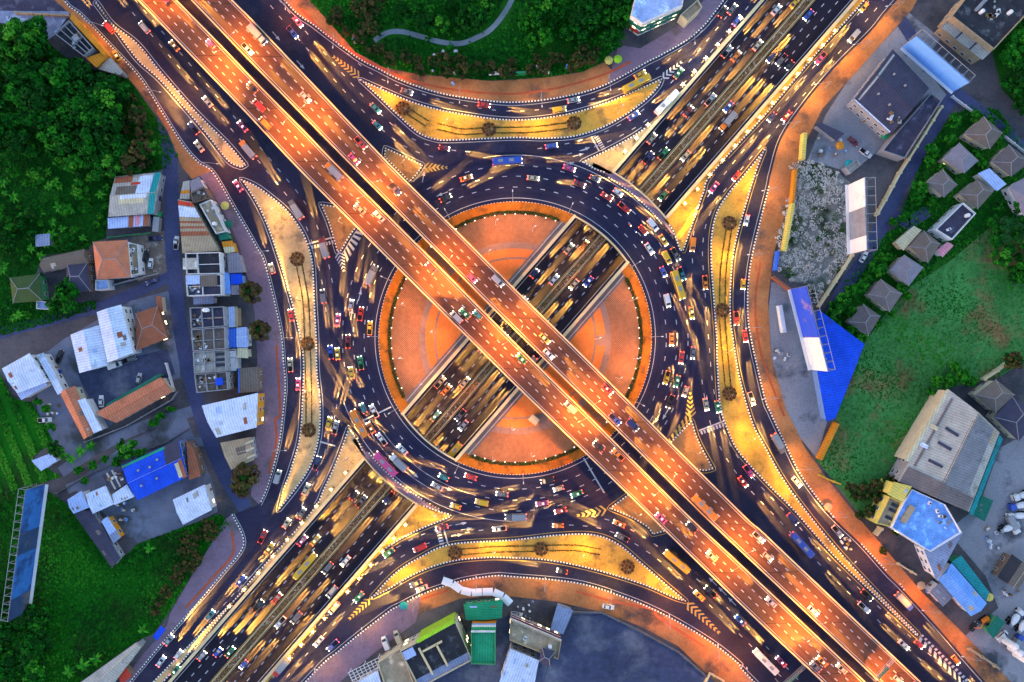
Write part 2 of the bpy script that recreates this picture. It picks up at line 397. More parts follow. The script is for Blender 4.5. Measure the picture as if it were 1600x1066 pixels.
# ------------------------------------------------------------------ interchange roads
W_EDGE = [(-60,-300),(55,-80),(99,0),(127,25),(172,72),(218,122),(252,175),(286,228),(310,255),(332,270),(365,325),(400,386),(413,412),(433,493),(440,533),(442,563),(445,598),(443,631),(435,695),(418,758),(405,788)]
W_LOW = [(362,804),(379,839),(375,862),(345,898),(314,935),(253,1004),(220,1044),(195,1075),(20,1300)]
N_EDGE = [(330,-150),(443,0),(494,43),(557,90),(592,109),(628,127),(678,144),(729,154),(800,161),(876,153),(942,135),(1013,97),(1033,87),(1086,54),(1132,0),(1250,-170)]
E_EDGE = [(1560,-170),(1402,0),(1362,48),(1309,101),(1261,157),(1222,215),(1205,270),(1199,298),(1176,391),(1168,447),(1168,498),(1174,536),(1181,568),(1195,626),(1203,645),(1225,692),(1251,743),(1294,800),(1345,850),(1385,895),(1410,920),(1465,980),(1540,1066),(1750,1300)]
S_EDGE = [(1420,1300),(1180,1066),(1155,1037),(1109,1001),(1041,961),(977,933),(901,910),(800,900),(772,899),(729,905),(704,912),(666,925),(625,945),(603,958),(532,1014),(476,1066),(270,1300)]
W_EDGE = smooth(W_EDGE, False); W_LOW = smooth(W_LOW, False); N_EDGE = smooth(N_EDGE, False); E_EDGE = smooth(E_EDGE, False); S_EDGE = smooth(S_EDGE, False)
sheet('road', W_EDGE + [(384,797)] + W_LOW + S_EDGE[::-1] + E_EDGE[::-1] + N_EDGE[::-1], .08, 'asphalt')
ROADW = [tuple(P(*p).xy) for p in W_EDGE + [(384,797)] + W_LOW + S_EDGE[::-1] + E_EDGE[::-1] + N_EDGE[::-1]]

def cut_mb(mb, name, m):
    bm = bmesh.new(); me = mb.mesh('tmp', 'asphalt'); bm.from_mesh(me); bpy.data.meshes.remove(me); out = MB()
    for sg in (1, -1):
        b2 = bm.copy(); bmesh.ops.bisect_plane(b2, geom=b2.verts[:] + b2.edges[:] + b2.faces[:], plane_co=CEN + N*TW*sg, plane_no=N*sg, clear_inner=True)
        for f in b2.faces: out.face([v.co.copy() for v in f.verts])
        b2.free()
    bm.free(); return struct(out.build(name, m))
def annulus(r0, r1, z, f0=0, f1=360):
    mb = MB(); a, b = wcircle(r0, f0, f1), wcircle(r1, f0, f1)
    for i in range(len(a) - 1): mb.face([(*a[i], z), (*b[i], z), (*b[i+1], z), (*a[i+1], z)])
    return mb
struct(annulus(212, 291, .10).build('roundabout_road', 'asphalt_ring'))
# sidewalks
WZ = [.14]
def walk(pts, m='pavement'):
    WZ[0] += .004; sheet('pavement', pts, WZ[0], m)
walk([p for p in W_EDGE if p[1] > 268] + [(392,775),(398,720),(402,640),(402,560),(398,490),(388,440),(374,385),(352,335),(326,292),(306,268)])
walk(W_LOW[:-8] + [(225,1020),(243,1000),(262,975),(266,958),(300,900),(335,842),(352,812)])
walk([p for p in W_EDGE if p[1] < 268] + [(300,280),(285,262),(262,205),(237,165),(205,128),(178,95),(125,35),(85,0),(40,-80),(-75,-300)], 'roadside_earth')
walk([p for p in N_EDGE if p[0] < 960 and p[1] > -140] + [(958,112),(944,98),(910,113),(850,122),(770,127),(720,123),(650,116),(600,106),(555,82),(520,42),(484,0),(420,-140)], 'roadside_earth')
walk([p for p in N_EDGE if p[0] > 948 and p[1] > -140] + [(1190,-140),(1100,0),(1070,34),(1000,76),(967,70),(958,100)], 'pavement')
walk(E_EDGE[60:-40] + [(1580,1066),(1500,985),(1440,925),(1385,860),(1340,808),(1290,745),(1258,700),(1228,640),(1205,560),(1200,470),(1208,400),(1236,300),(1250,240),(1285,170),(1340,110),(1425,15)], 'roadside_earth')
walk([p for p in S_EDGE if p[1] < 1290 and p[0] > 640] + [(640,965),(720,935),(800,932),(870,940),(935,955),(1000,978),(1060,1010),(1115,1064),(1330,1290)], 'roadside_earth')
walk([p for p in S_EDGE if p[0] < 660] + [(330,1300),(520,1075),(585,1020),(650,972)], 'pavement')
for e in (W_EDGE[40:], W_LOW[:-30], [p for p in N_EDGE if 440 < p[0] < 1140], [p for p in E_EDGE if 290 < p[1] < 800], [p for p in S_EDGE if p[1] < 1070]):
    kerb(None, False, world=[P(*p) for p in e])
for a in ([(1290,795),(1302,808)], [(1345,850),(1352,858),(1384,892)], [(1405,912),(1413,924)]):
    kerb(None, False, world=[P(*p) for p in smooth(a, False)])
mbl = MB()
for pts in ([(470,14),(505,50),(545,78),(590,104),(650,128),(720,142),(800,147),(870,138),(940,118),(985,97)], [(432,540),(436,600),(438,650),(430,655),(432,690),(420,740)], [(362,830),(364,865),(335,900),(290,950)],
            [(900,924),(960,940),(1020,952),(1030,965),(1100,1010)], [(1188,410),(1180,470),(1186,540),(1205,600),(1225,650)], [(560,1000),(600,968),(650,940),(700,922)]):
    band(mbl, [P(*p) for p in smooth(pts, False)], .9, .17)
struct(mbl.build('tactile_paving', 'red_paint'))

# ------------------------------------------------------------------ traffic islands
ISL = {
 'w1': [(151,3),(177,38),(215,68),(253,114),(304,172),(355,223),(385,258),(377,262),(362,256),(347,241),(317,203),(253,129),(215,94),(177,43),(149,5)],
 'w2': [(377,280),(400,290),(425,308),(451,331),(471,359),(481,381),(489,412),(492,473),(495,530),(496,581),(501,631),(499,682),(486,727),(463,763),(435,798),(443,765),(454,733),(468,682),(473,606),(473,555),(466,513),(454,467),(438,412),(418,354),(400,316)],
 'w3': [(501,319),(540,326),(575,340),(554,359),(533,393),(527,394),(514,350)],
 'n1': [(562,124),(603,142),(653,162),(716,177),(800,187),(876,180),(942,162),(1003,137),(1035,122),(1028,137),(1003,162),(952,195),(901,213),(851,217),(800,216),(704,220),(678,218),(653,208),(623,182),(592,152)],
 'n2': [(602,231),(618,238),(661,258),(652,272),(640,285),(600,245)],
 'e2': [(1195,233),(1180,273),(1162,333),(1147,392),(1142,447),(1142,498),(1146,530),(1155,586),(1175,657),(1195,697),(1225,750),(1261,800),(1310,860),(1370,925),(1435,991),(1432,994),(1366,930),(1300,866),(1240,798),(1200,758),(1154,707),(1134,667),(1124,631),(1120,570),(1119,530),(1115,473),(1111,422),(1111,371),(1119,333),(1137,303),(1165,270)],
 'e3': [(1081,657),(1092,690),(1115,733),(1095,735),(1060,720),(1043,695)],
 's1': [(580,934),(615,897),(653,872),(704,850),(800,843),(876,835),(927,835),(965,849),(1003,880),(1041,913),(1073,940),(1053,934),(1003,913),(927,890),(858,876),(800,872),(755,872),(704,878),(653,895),(603,923)],
 's2': [(952,794),(985,770),(1040,830),(1020,835),(1010,823),(985,808)],
 'n3': [(909,253),(957,230),(1003,203),(1038,170),(1078,127),(1129,66),(1190,0),(1330,-160),(1360,-160),(1040,190),(975,277),(937,268)],
 'e1': [(1500,-170),(1352,0),(1276,84),(1200,175),(1114,270),(1099,303),(1081,354),(1068,392),(1062,392),(1050,360),(1034,340),(1094,270),(1200,153),(1320,15),(1470,-170)],
 'w4': [(545,668),(562,692),(572,718),(540,760),(410,895),(200,1110),(50,1300),(20,1300),(253,1066),(400,897),(486,800),(506,763),(527,717)],
 's3': [(704,804),(701,809),(653,829),(615,849),(577,882),(501,968),(418,1066),(230,1290),(200,1290),(400,1066),(552,905),(640,800),(660,790),(679,796)],
}
ISW = {}
for k, pts in ISL.items():
    sm = smooth(pts); ISW[k] = [tuple(P(*p).xy) for p in sm]
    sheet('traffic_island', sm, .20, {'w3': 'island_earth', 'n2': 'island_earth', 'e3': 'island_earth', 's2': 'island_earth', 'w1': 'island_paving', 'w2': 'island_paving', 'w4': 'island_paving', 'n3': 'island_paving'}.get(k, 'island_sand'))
    def sk(p, k=k):
        if k not in ('n3', 'e1', 'w4', 's3'): return False
        return abs(ts(p)[1]) < TW + 2.2
    kerb(pts, skip=sk, h=.26)

# ------------------------------------------------------------------ central island
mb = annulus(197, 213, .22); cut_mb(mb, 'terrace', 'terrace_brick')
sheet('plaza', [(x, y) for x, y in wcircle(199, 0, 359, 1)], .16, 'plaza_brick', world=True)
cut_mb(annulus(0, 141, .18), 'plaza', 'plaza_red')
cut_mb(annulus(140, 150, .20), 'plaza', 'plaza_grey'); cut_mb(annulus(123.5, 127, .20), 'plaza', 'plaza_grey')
for f in (112, 140, 205, 285, 318, -5):
    cut_mb(annulus(125, 142, .19, f, f + 7), 'plaza', 'plaza_grey')
kerb(None, world=[Vector((x, y, 0)) for x, y in wcircle(213.5, 0, 359, 1)], skip=lambda p: abs(ts(p)[1]) < TW + 1)

# ------------------------------------------------------------------ underpass
mb = MB(); tt = [-900, -400] + [i * 10 for i in range(-30, 31)] + [400, 900]
def TP(t, s, z): p = CEN + U*t + N*s; return Vector((p.x, p.y, z))
for a, b in zip(tt, tt[1:]):
    mb.face([TP(a, TW+.3, floor_z(a)), TP(b, TW+.3, floor_z(b)), TP(b, -TW-.3, floor_z(b)), TP(a, -TW-.3, floor_z(a))])
struct(mb.build('underpass_road', 'asphalt_under'))
T_IN, T_OUT = 51.5, 74.2
for side, sn in ((-1, 'upper left'), (1, 'lower right')):
    for t0, t1, wn in ((-300, -T_OUT, 'lower left of the roundabout'), (-T_IN, T_IN, 'inside the roundabout'), (T_OUT, 300, 'upper right of the roundabout')):
        t_ = thing('retaining_wall', f'concrete retaining wall on the {sn} side of the sunken road, {wn}', 'wall', TP((t0+t1)/2, side*TW, 0)); o = t_.location.copy()
        def lp(t, s, z): return TP(t, s, z) - o
        st = [t0 + (t1 - t0) * i / 24 for i in range(25)]
        w_, c_ = MB(), MB()
        for a, b in zip(st, st[1:]):
            za, zb = floor_z(a) - .3, floor_z(b) - .3
            for s0, s1, zt, M_ in ((TW, TW + .5, .9, w_), (TW - .2, TW + 1.0, None, c_)):
                s0, s1 = s0*side, s1*side
                if zt is None: lo = [lp(a, s0, .9), lp(b, s0, .9), lp(b, s1, .9), lp(a, s1, .9)]; hi = [lp(a, s0, 1.1), lp(b, s0, 1.1), lp(b, s1, 1.1), lp(a, s1, 1.1)]
                else: lo = [lp(a, s0, za), lp(b, s0, zb), lp(b, s1, zb), lp(a, s1, za)]; hi = [lp(a, s0, zt), lp(b, s0, zt), lp(b, s1, zt), lp(a, s1, zt)]
                M_.face(hi); M_.face([lo[0], lo[1], hi[1], hi[0]]); M_.face([lo[2], lo[3], hi[3], hi[2]])
        w_.build('wall', 'concrete_dark', t_); c_.build('coping', 'parapet', t_)
        if t0 == -T_IN:
            t2 = math.sqrt(197*197*SC*SC - 17**2); mb = MB()
            for s0, s1, z, mi in ((TW+1.0, TW+2.4, .26, 0), (TW+2.4, TW+2.8, .8, 1), (TW+2.8, TW+3.6, .26, 0)):
                q = [TP(-t2, s0*side, 0), TP(t2, s0*side, 0), TP(t2, s1*side, 0), TP(-t2, s1*side, 0)]
                mb.prism([p.xy for p in q], 0, z, mi)
            struct(mb.build('walkway', ['concrete_dark', 'concrete']))
# median of the underpass
t_ = thing('median_barrier', 'long twin concrete barrier with a planted bed down the middle of the sunken road', 'barrier', TP(0, 0, floor_z(0)))
for s0, nm in ((-1.45, 'barrier'), (1.15, 'barrier')):
    mb = MB()
    for a, b in zip(tt[1:-1], tt[2:-1]):
        za, zb = floor_z(a), floor_z(b); o = t_.location
        lo = [TP(a, s0, za)-o, TP(b, s0, zb)-o, TP(b, s0+.3, zb)-o, TP(a, s0+.3, za)-o]; hi = [p + Vector((0, 0, .8)) for p in lo]
        mb.face([hi[3], hi[2], hi[1], hi[0]]); mb.face([lo[0], lo[1], hi[1], hi[0]][::-1]); mb.face([lo[2], lo[3], hi[3], hi[2]][::-1])
    mb.build(nm, 'parapet', t_)
mb = MB()
for a, b in zip(tt[1:-1], tt[2:-1]): mb.face([TP(a, -1.15, floor_z(a)+.45), TP(a, 1.15, floor_z(a)+.45), TP(b, 1.15, floor_z(b)+.45), TP(b, -1.15, floor_z(b)+.45)])
struct(mb.build('planting_bed', 'island_earth'))
# ring road bridges over it
for sg, wn in ((1, 'upper right'), (-1, 'lower left')):
    f = 49 if sg > 0 else 229
    t_ = thing('road_bridge', f'short curved road bridge carrying the roundabout over the sunken road, {wn}', 'bridge', CEN + U*63*sg)
    o = t_.location
    def arc(r, ex=.6):
        h = math.degrees(math.asin((TW + ex) / r)); return [(CX + r*math.cos(R(f - h + 2*h*i/24)), CY + r*math.sin(R(f - h + 2*h*i/24))) for i in range(25)]
    def slab(r0, r1, z0, z1, name, m, ex=.6):
        mb = MB(); a, b = arc(r0, ex), arc(r1, ex)
        for i in range(24):
            mb.prism([(p[0]-o.x, p[1]-o.y) for p in (a[i], b[i], b[i+1], a[i+1])], z0, z1)
        return mb.build(name, m, t_)
    slab(52.6, 75.2, -1.0, .06, 'deck', 'concrete_dark')
    slab(72.8, 75.2, .06, .22, 'walkway', 'pavement')
    slab(52.6, 53.1, .06, 1.0, 'parapet', 'parapet'); slab(74.9, 75.3, .22, 1.15, 'parapet', 'parapet')
    mb = MB()
    for s in (-TW - .25, TW + .25):
        q = [(U*(52.6*sg*.985) + N*s), (U*(74.6*sg*.985) + N*s)]
        mb.prism([((CEN + q[0] - N*.25) - o).xy, ((CEN + q[1] - N*.25) - o).xy, ((CEN + q[1] + N*.25) - o).xy, ((CEN + q[0] + N*.25) - o).xy], -6, -1)
    mb.build('abutment', 'concrete_dark', t_)
    kerb(None, False, world=[Vector((*p, 0)) for p in arc(72.8)], h=.25)
for f0, f1 in ((48, 90), (-20, 35), (205, 215), (225, 300)):          # footway round the outside of the ring
    pass
cut_mb(annulus(291, 300, .2, 33, 66), 'pavement', 'pavement'); cut_mb(annulus(291, 300, .2, 212, 246), 'pavement', 'pavement')
kerb(None, False, world=[Vector((*p, 0)) for p in wcircle(291, 246, 212)], skip=lambda p: abs(ts(p)[1]) < TW+.8)
kerb(None, False, world=[Vector((*p, 0)) for p in wcircle(291, 66, 33)], skip=lambda p: abs(ts(p)[1]) < TW+.8)

# ------------------------------------------------------------------ flyover
ZV = 8.5
LL = [(216,0),(308,96),(400,192),(473,270),(608,405),(744,540),(800,596),(905,698),(1010,800),(1105,893),(1200,985),(1286,1066)]
LR = [(275,0),(338,64),(400,129),(470,200),(538,270),(670,401),(800,532),(935,666),(1069,800),(1135,862),(1200,923),(1352,1066)]
RL = [(299,0),(350,53),(400,105),(481,188),(561,270),(680,390),(800,511),(947,655),(1094,800),(1147,851),(1200,901),(1375,1066)]
RR = [(362,0),(400,38),(512,156),(621,270),(710,358),(800,448),(894,540),(1025,670),(1156,800),(1178,821),(1200,840),(1438,1066)]
def extend(p, d=260):
    a, b = Vector(p[0]), Vector(p[1]); c, e = Vector(p[-1]), Vector(p[-2])
    return [tuple(a + (a-b).normalized()*d)] + p + [tuple(c + (c-e).normalized()*d)]
def evenly(p, n=160):
    w = [P(x, y, ZV) for x, y in smooth(extend(p), False, sharp=80)]
    d = [0]
    for a, b in zip(w, w[1:]): d.append(d[-1] + (b-a).length)
    out = []; k = 0
    for i in range(n + 1):
        t = d[-1] * i / n
        while k < len(d) - 2 and d[k+1] < t: k += 1
        out.append(w[k].lerp(w[k+1], (t - d[k]) / max(1e-6, d[k+1] - d[k])))
    return out
DECK = {}
mkd = MB()
for key, A, B, lab in (('left', LL, LR, 'long orange lit flyover deck, the lower left one of the pair, crossing the whole junction'), ('right', RL, RR, 'long dusky flyover deck, the upper right one of the pair, crossing the whole junction')):
    a, b = evenly(A), evenly(B); DECK[key] = (a, b)
    t_ = thing('flyover', lab, 'bridge', ((a[80] + b[80]) / 2).xy.to_3d()); o = t_.location.copy()
    mb, gi = MB(), MB(); n = len(a) - 1; Z = Vector((0, 0, 1))
    mid = [(p + q) / 2 for p, q in zip(a, b)]; hw = [(q - p) / 2 for p, q in zip(a, b)]
    for i in range(n):
        A0, B0, A1, B1 = a[i]-o, b[i]-o, a[i+1]-o, b[i+1]-o
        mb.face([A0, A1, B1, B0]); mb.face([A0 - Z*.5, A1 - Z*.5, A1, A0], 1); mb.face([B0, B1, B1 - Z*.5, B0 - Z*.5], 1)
        mb.face([B0 - Z*.5, B1 - Z*.5, A1 - Z*.5, A0 - Z*.5], 1)
        q = [mid[i] - hw[i]*.55 - o, mid[i+1] - hw[i+1]*.55 - o, mid[i+1] + hw[i+1]*.55 - o, mid[i] + hw[i]*.55 - o]
        gi.face([q[3]-Z*2, q[2]-Z*2, q[1]-Z*2, q[0]-Z*2]); gi.face([q[0]-Z*2, q[1]-Z*2, q[1]-Z*.5, q[0]-Z*.5]); gi.face([q[3]-Z*.5, q[2]-Z*.5, q[2]-Z*2, q[3]-Z*2])
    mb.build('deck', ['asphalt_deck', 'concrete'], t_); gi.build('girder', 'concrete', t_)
    for e, inn in ((a, b), (b, a)):
        pm = MB()
        for i in range(n):
            ui, uj = (inn[i]-e[i]).normalized(), (inn[i+1]-e[i+1]).normalized()
            prof = [(-.30, -.2), (-.30, .95), (.10, .95), (.42, .02)]
            r0 = [e[i] + ui*x + Z*z - o for x, z in prof]; r1 = [e[i+1] + uj*x + Z*z - o for x, z in prof]
            for k in range(3):
                q = [r0[k], r1[k], r1[k+1], r0[k+1]]; pm.face(q if (r1[0]-r0[0]).cross(ui).z < 0 else q[::-1])
        pm.build('parapet', 'parapet', t_)
    ln = MB()
    for fr, wd, dash in ((.085, .22, None), (.915, .22, None), (.37, .34, (1.5, 3.75)), (.64, .34, (1.5, 3.75))):
        pl = [p.lerp(q, fr) for p, q in zip(a, b)]
        if dash:
            rs = resample(pl, .75)
            for i in range(0, len(rs) - 2, 5): band(ln, rs[i:i+3], wd, ZV + .012)
        else: band(ln, pl, wd, ZV + .012)
    for v in range(len(ln.v)): ln.v[v] = (ln.v[v][0]-o.x, ln.v[v][1]-o.y, ln.v[v][2])
    jm = ln
    for i in range(3, n, 9):
        d_ = (mid[i+1] - mid[i]).normalized() * .13; q = [a[i].lerp(b[i], .05) - o, a[i].lerp(b[i], .95) - o]
        jm.face([v + Z*.009 for v in (q[0] - d_, q[0] + d_, q[1] + d_, q[1] - d_)][::-1], 1)
    ln.build('lane_lines', ['road_white', 'rubber'], t_)
    for i in range(6, n, 11):
        c = mid[i]
        s_ = ts(c)[1]; rr = (c.xy - CEN.xy).length
        if abs(s_) < TW + 2 or 52 < rr < 75: continue
        pb = MB(); ang = math.atan2(hw[i].y, hw[i].x)
        pb.prism([(c.x-o.x + 1.1*math.cos(k*math.pi/5), c.y-o.y + 1.1*math.sin(k*math.pi/5)) for k in range(10)], -.1, ZV - 3.2)
        pb.box((c.x-o.x, c.y-o.y, ZV - 2.6), (hw[i].length*1.3, 1.8, 1.2), ang)
        pb.build('pier', 'concrete', t_)

# ------------------------------------------------------------------ painted markings
wm, ym = MB(), MB()
def line(mb, pts, wd=.3, z=.125, dash=None, world=False):
    w_ = pts if world else [P(*p) for p in smooth(pts, False)]
    if not dash: band(mb, w_, wd, z); return
    rs = resample(w_, dash[0] / 2); st = max(3, int(dash[1] / (dash[0] / 2)))
    for i in range(0, len(rs) - 2, st): band(mb, rs[i:i+3], wd, z)
def ringline(mb, r, f0, f1, **k): line(mb, [Vector((*p, 0)) for p in wcircle(r, f0, f1, 1)], world=True, **k)
ringline(wm, 219, 0, 360, wd=.22)
ringline(wm, 286, 40, 100, wd=.22); ringline(wm, 286, 200, 270, wd=.22)
for r in (236, 253, 270):
    for f0, f1 in ((0, 360),): ringline(wm, r, f0, f1, wd=.28, dash=(1.8, 5.4))
ringline(wm, 253, 215, 255, wd=.2); ringline(wm, 270, 205, 250, wd=.2)
def off(edge, d):
    w_ = [P(*p) for p in edge]; nn = normals(w_, False); return [p + m*d for p, m in zip(w_, nn)]
for e, d in ((W_EDGE, 1.0), (W_LOW, 1.0), (N_EDGE, -1.0), (E_EDGE, -1.0), (S_EDGE, -1.0)):
    line(wm, off(e, d), .2, world=True)
for k, pts in ISL.items():
    w_ = [Vector((*p, 0)) for p in ISW[k]]; ar = sum(a.x*b.y-b.x*a.y for a, b in zip(w_, w_[1:] + w_[:1])); nn = normals(w_, True); sg = -1 if ar > 0 else 1
    q = [p + m*sg*.9 for p, m in zip(w_, nn)]
    run = []
    for p in q + [q[0]]:
        if abs(ts(p)[1]) < TW + 3.5 or ((p.xy - CEN.xy).length < 72.8):
            if len(run) > 1: line(ym if k[0] in 'se' else wm, run, .2, world=True, z=.13)
            run = []
        else: run.append(p)
    if len(run) > 1: line(ym if k[0] in 'se' else wm, run, .2, world=True, z=.13)
LINK = dict(
 w=[(560,690),(535,610),(522,520),(507,420),(478,335),(425,265),(360,188),(290,105),(205,5),(100,-120)],
 n=[(310,-150),(430,5),(520,110),(575,170),(630,218),(690,240),(770,246),(870,236),(950,213),(1020,170),(1080,105),(1155,15),(1280,-140)],
 e=[(1500,-160),(1370,0),(1290,95),(1215,185),(1150,262),(1105,325),(1090,380),(1093,450),(1100,540),(1107,610),(1125,680),(1165,745),(1230,815),(1300,890),(1400,985),(1500,1080),(1640,1230)],
 s=[(1300,1130),(1210,1035),(1130,955),(1060,890),(1000,845),(940,818),(860,812),(770,818),(690,833),(625,862),(580,900),(520,965),(440,1055),(300,1220)])
WSW = [(225,1100),(265,1050),(350,945),(425,862),(480,775),(505,715),(522,655),(530,610)]
SLIP = dict(
 w=[(215,1075),(262,1012),(330,935),(392,862),(425,790),(446,725),(459,650),(461,590),(455,520),(440,450),(420,385),(393,330),(352,272),(300,205),(235,125),(170,50),(125,0),(60,-90)],
 n=[(370,-120),(460,5),(520,62),(580,115),(640,140),(715,163),(800,174),(880,166),(950,147),(1015,115),(1055,85),(1110,35),(1150,-20),(1230,-130)],
 e=[(1480,-90),(1385,42),(1300,135),(1240,205),(1195,265),(1170,350),(1156,430),(1155,495),(1162,550),(1180,625),(1215,705),(1270,775),(1330,848),(1400,920),(1470,995),(1540,1080),(1660,1210)],
 s=[(1350,1250),(1180,1085),(1100,1015),(1035,962),(960,925),(890,900),(800,885),(740,890),(680,905),(620,932),(560,980),(490,1045),(380,1170)])
for k in 'wnes':
    for o_ in ((-8, 8) if k != 'w' else (-8, 8)):
        w_ = off(smooth(LINK[k], False), o_ * SC); 
        run = []
        for p in w_:
            if (p.xy - CEN.xy).length < 74.5 or any(pin(p.x, p.y, q) for q in ISW.values()):
                if len(run) > 4: line(wm, run, .28, world=True, dash=(1.8, 5.4))
                run = []
            else: run.append(p)
        if len(run) > 4: line(wm, run, .28, world=True, dash=(1.8, 5.4))
line(wm, SLIP['n'], .25, dash=(1.6, 6)); line(wm, WSW, .25, dash=(1.8, 5))
for a, b in (((482,381),(521,371)), ((553,664),(611,636)), ((912,716),(944,770)), ((1092,673),(1131,658)), ((924,214),(936,236)), ((691,818),(700,850)), ((500,690),(524,697))): line(wm, [a, b], .55)
def bars(a, b, n, wd, z=.127):                                   # zebra bars across a-b
    A, B = P(*a), P(*b); d = (B - A) / n; m = Vector((-d.y, d.x, 0)).normalized() * wd / 2
    for i in range(n):
        p, q = A + d*(i + .2), A + d*(i + .75); wm.face([(*(v).xy, z) for v in (p - m, q - m, q + m, p + m)])
bars((931,213),(944,235), 7, 1.7); bars((683,821),(691,852), 7, 1.8); bars((486,387),(522,378), 8, 1.3); bars((1094,677),(1132,663), 8, 1.4)
def chevrons(a, b, w0, w1, n, mb, slant=.9):
    A, B = P(*a), P(*b); d = (B - A).normalized(); m = Vector((-d.y, d.x, 0)); L = (B - A).length
    for i in range(n):
        t = (i + .3) / n; c = A + d*(L*t); h = (w0 + (w1 - w0)*t) / 2; th = L / n * .45
        for sg in (1, -1):
            q = [c, c + d*th, c + m*sg*h - d*h*slant + d*th, c + m*sg*h - d*h*slant]
            mb.face([(*v.xy, .128) for v in (q if sg < 0 else q[::-1])])
chevrons((520,88),(563,122), 1, 3.6, 8, ym); chevrons((1066,96),(1034,124), 1, 3.4, 6, wm); chevrons((538,425),(529,392), .8, 4.2, 6, wm)
chevrons((1078,612),(1079,655), .8, 4.5, 6, ym); chevrons((545,968),(579,935), 1, 3.2, 7, ym); chevrons((1125,990),(1072,941), 1, 4, 9, ym); chevrons((900,806),(950,796), .8, 4.5, 6, ym); chevrons((700,262),(660,262), .8, 4.2, 6, ym)
def hatch(poly, n, mb):                                          # bars laid side by side in a four-sided area
    a, b, c, d = [P(*p) for p in poly]
    for i in range(n):
        t0, t1 = (i + .2) / n, (i + .7) / n
        mb.face([(*v.xy, .129) for v in (a.lerp(b, t0), d.lerp(c, t0), d.lerp(c, t1), a.lerp(b, t1))])
hatch([(557,360),(536,395),(541,412),(570,362)], 6, wm); hatch([(1078,640),(1042,690),(1046,698),(1082,657)], 7, ym); hatch([(640,287),(662,262),(672,262),(690,256)], 5, ym)
hatch([(1436,993),(1510,1068),(1512,1082),(1433,999)], 10, wm); hatch([(1440,990),(1515,1064),(1511,1067),(1437,992)], 14, wm)
def arrow(px, py, deg, mb, L=4.5):
    c = P(px, py); d = Vector((math.cos(R(deg)), math.sin(R(deg)), 0)); m = Vector((-d.y, d.x, 0))
    mb.face([(*v.xy, .13) for v in (c - m*.14, c + d*L*.6 - m*.14, c + d*L*.6 + m*.14, c + m*.14)])
    mb.face([(*v.xy, .13) for v in (c + d*L*.58 - m*.65, c + d*L, c + d*L*.58 + m*.65)])
for a in ((1104,618,-85),(1020,650,240),(1032,645,240),(1044,640,240),(560,470,75),(548,500,80),(705,838,10),(720,828,10),(712,820,10),(895,245,15),(905,236,18),(880,258,12),(426,50,-50),(464,95,-48),(1120,915,135),(1135,930,135),(1150,946,135),(660,285,80),(700,300,200),(640,735,-40),(690,760,-20)): arrow(*a, wm)
struct(wm.build('road_markings', 'road_white')); struct(ym.build('road_markings', 'road_yellow'))
um = MB()
for s in (-12.4, -1.8, 1.8, 12.4):
    for a, b in zip(tt[1:-1], tt[2:-1]): um.face([TP(a, s+.12, floor_z(a)+.02), TP(b, s+.12, floor_z(b)+.02), TP(b, s-.12, floor_z(b)+.02), TP(a, s-.12, floor_z(a)+.02)], 1 if abs(s) < 3 else 0)
for s in (-8.9, -5.4, 5.4, 8.9):
    t = -230
    while t < 230:
        um.face([TP(t, s+.17, floor_z(t)+.025), TP(t+1.6, s+.17, floor_z(t+1.6)+.025), TP(t+1.6, s-.17, floor_z(t+1.6)+.025), TP(t, s-.17, floor_z(t)+.025)]); t += 4.2
struct(um.build('road_markings', ['road_white', 'road_yellow']))

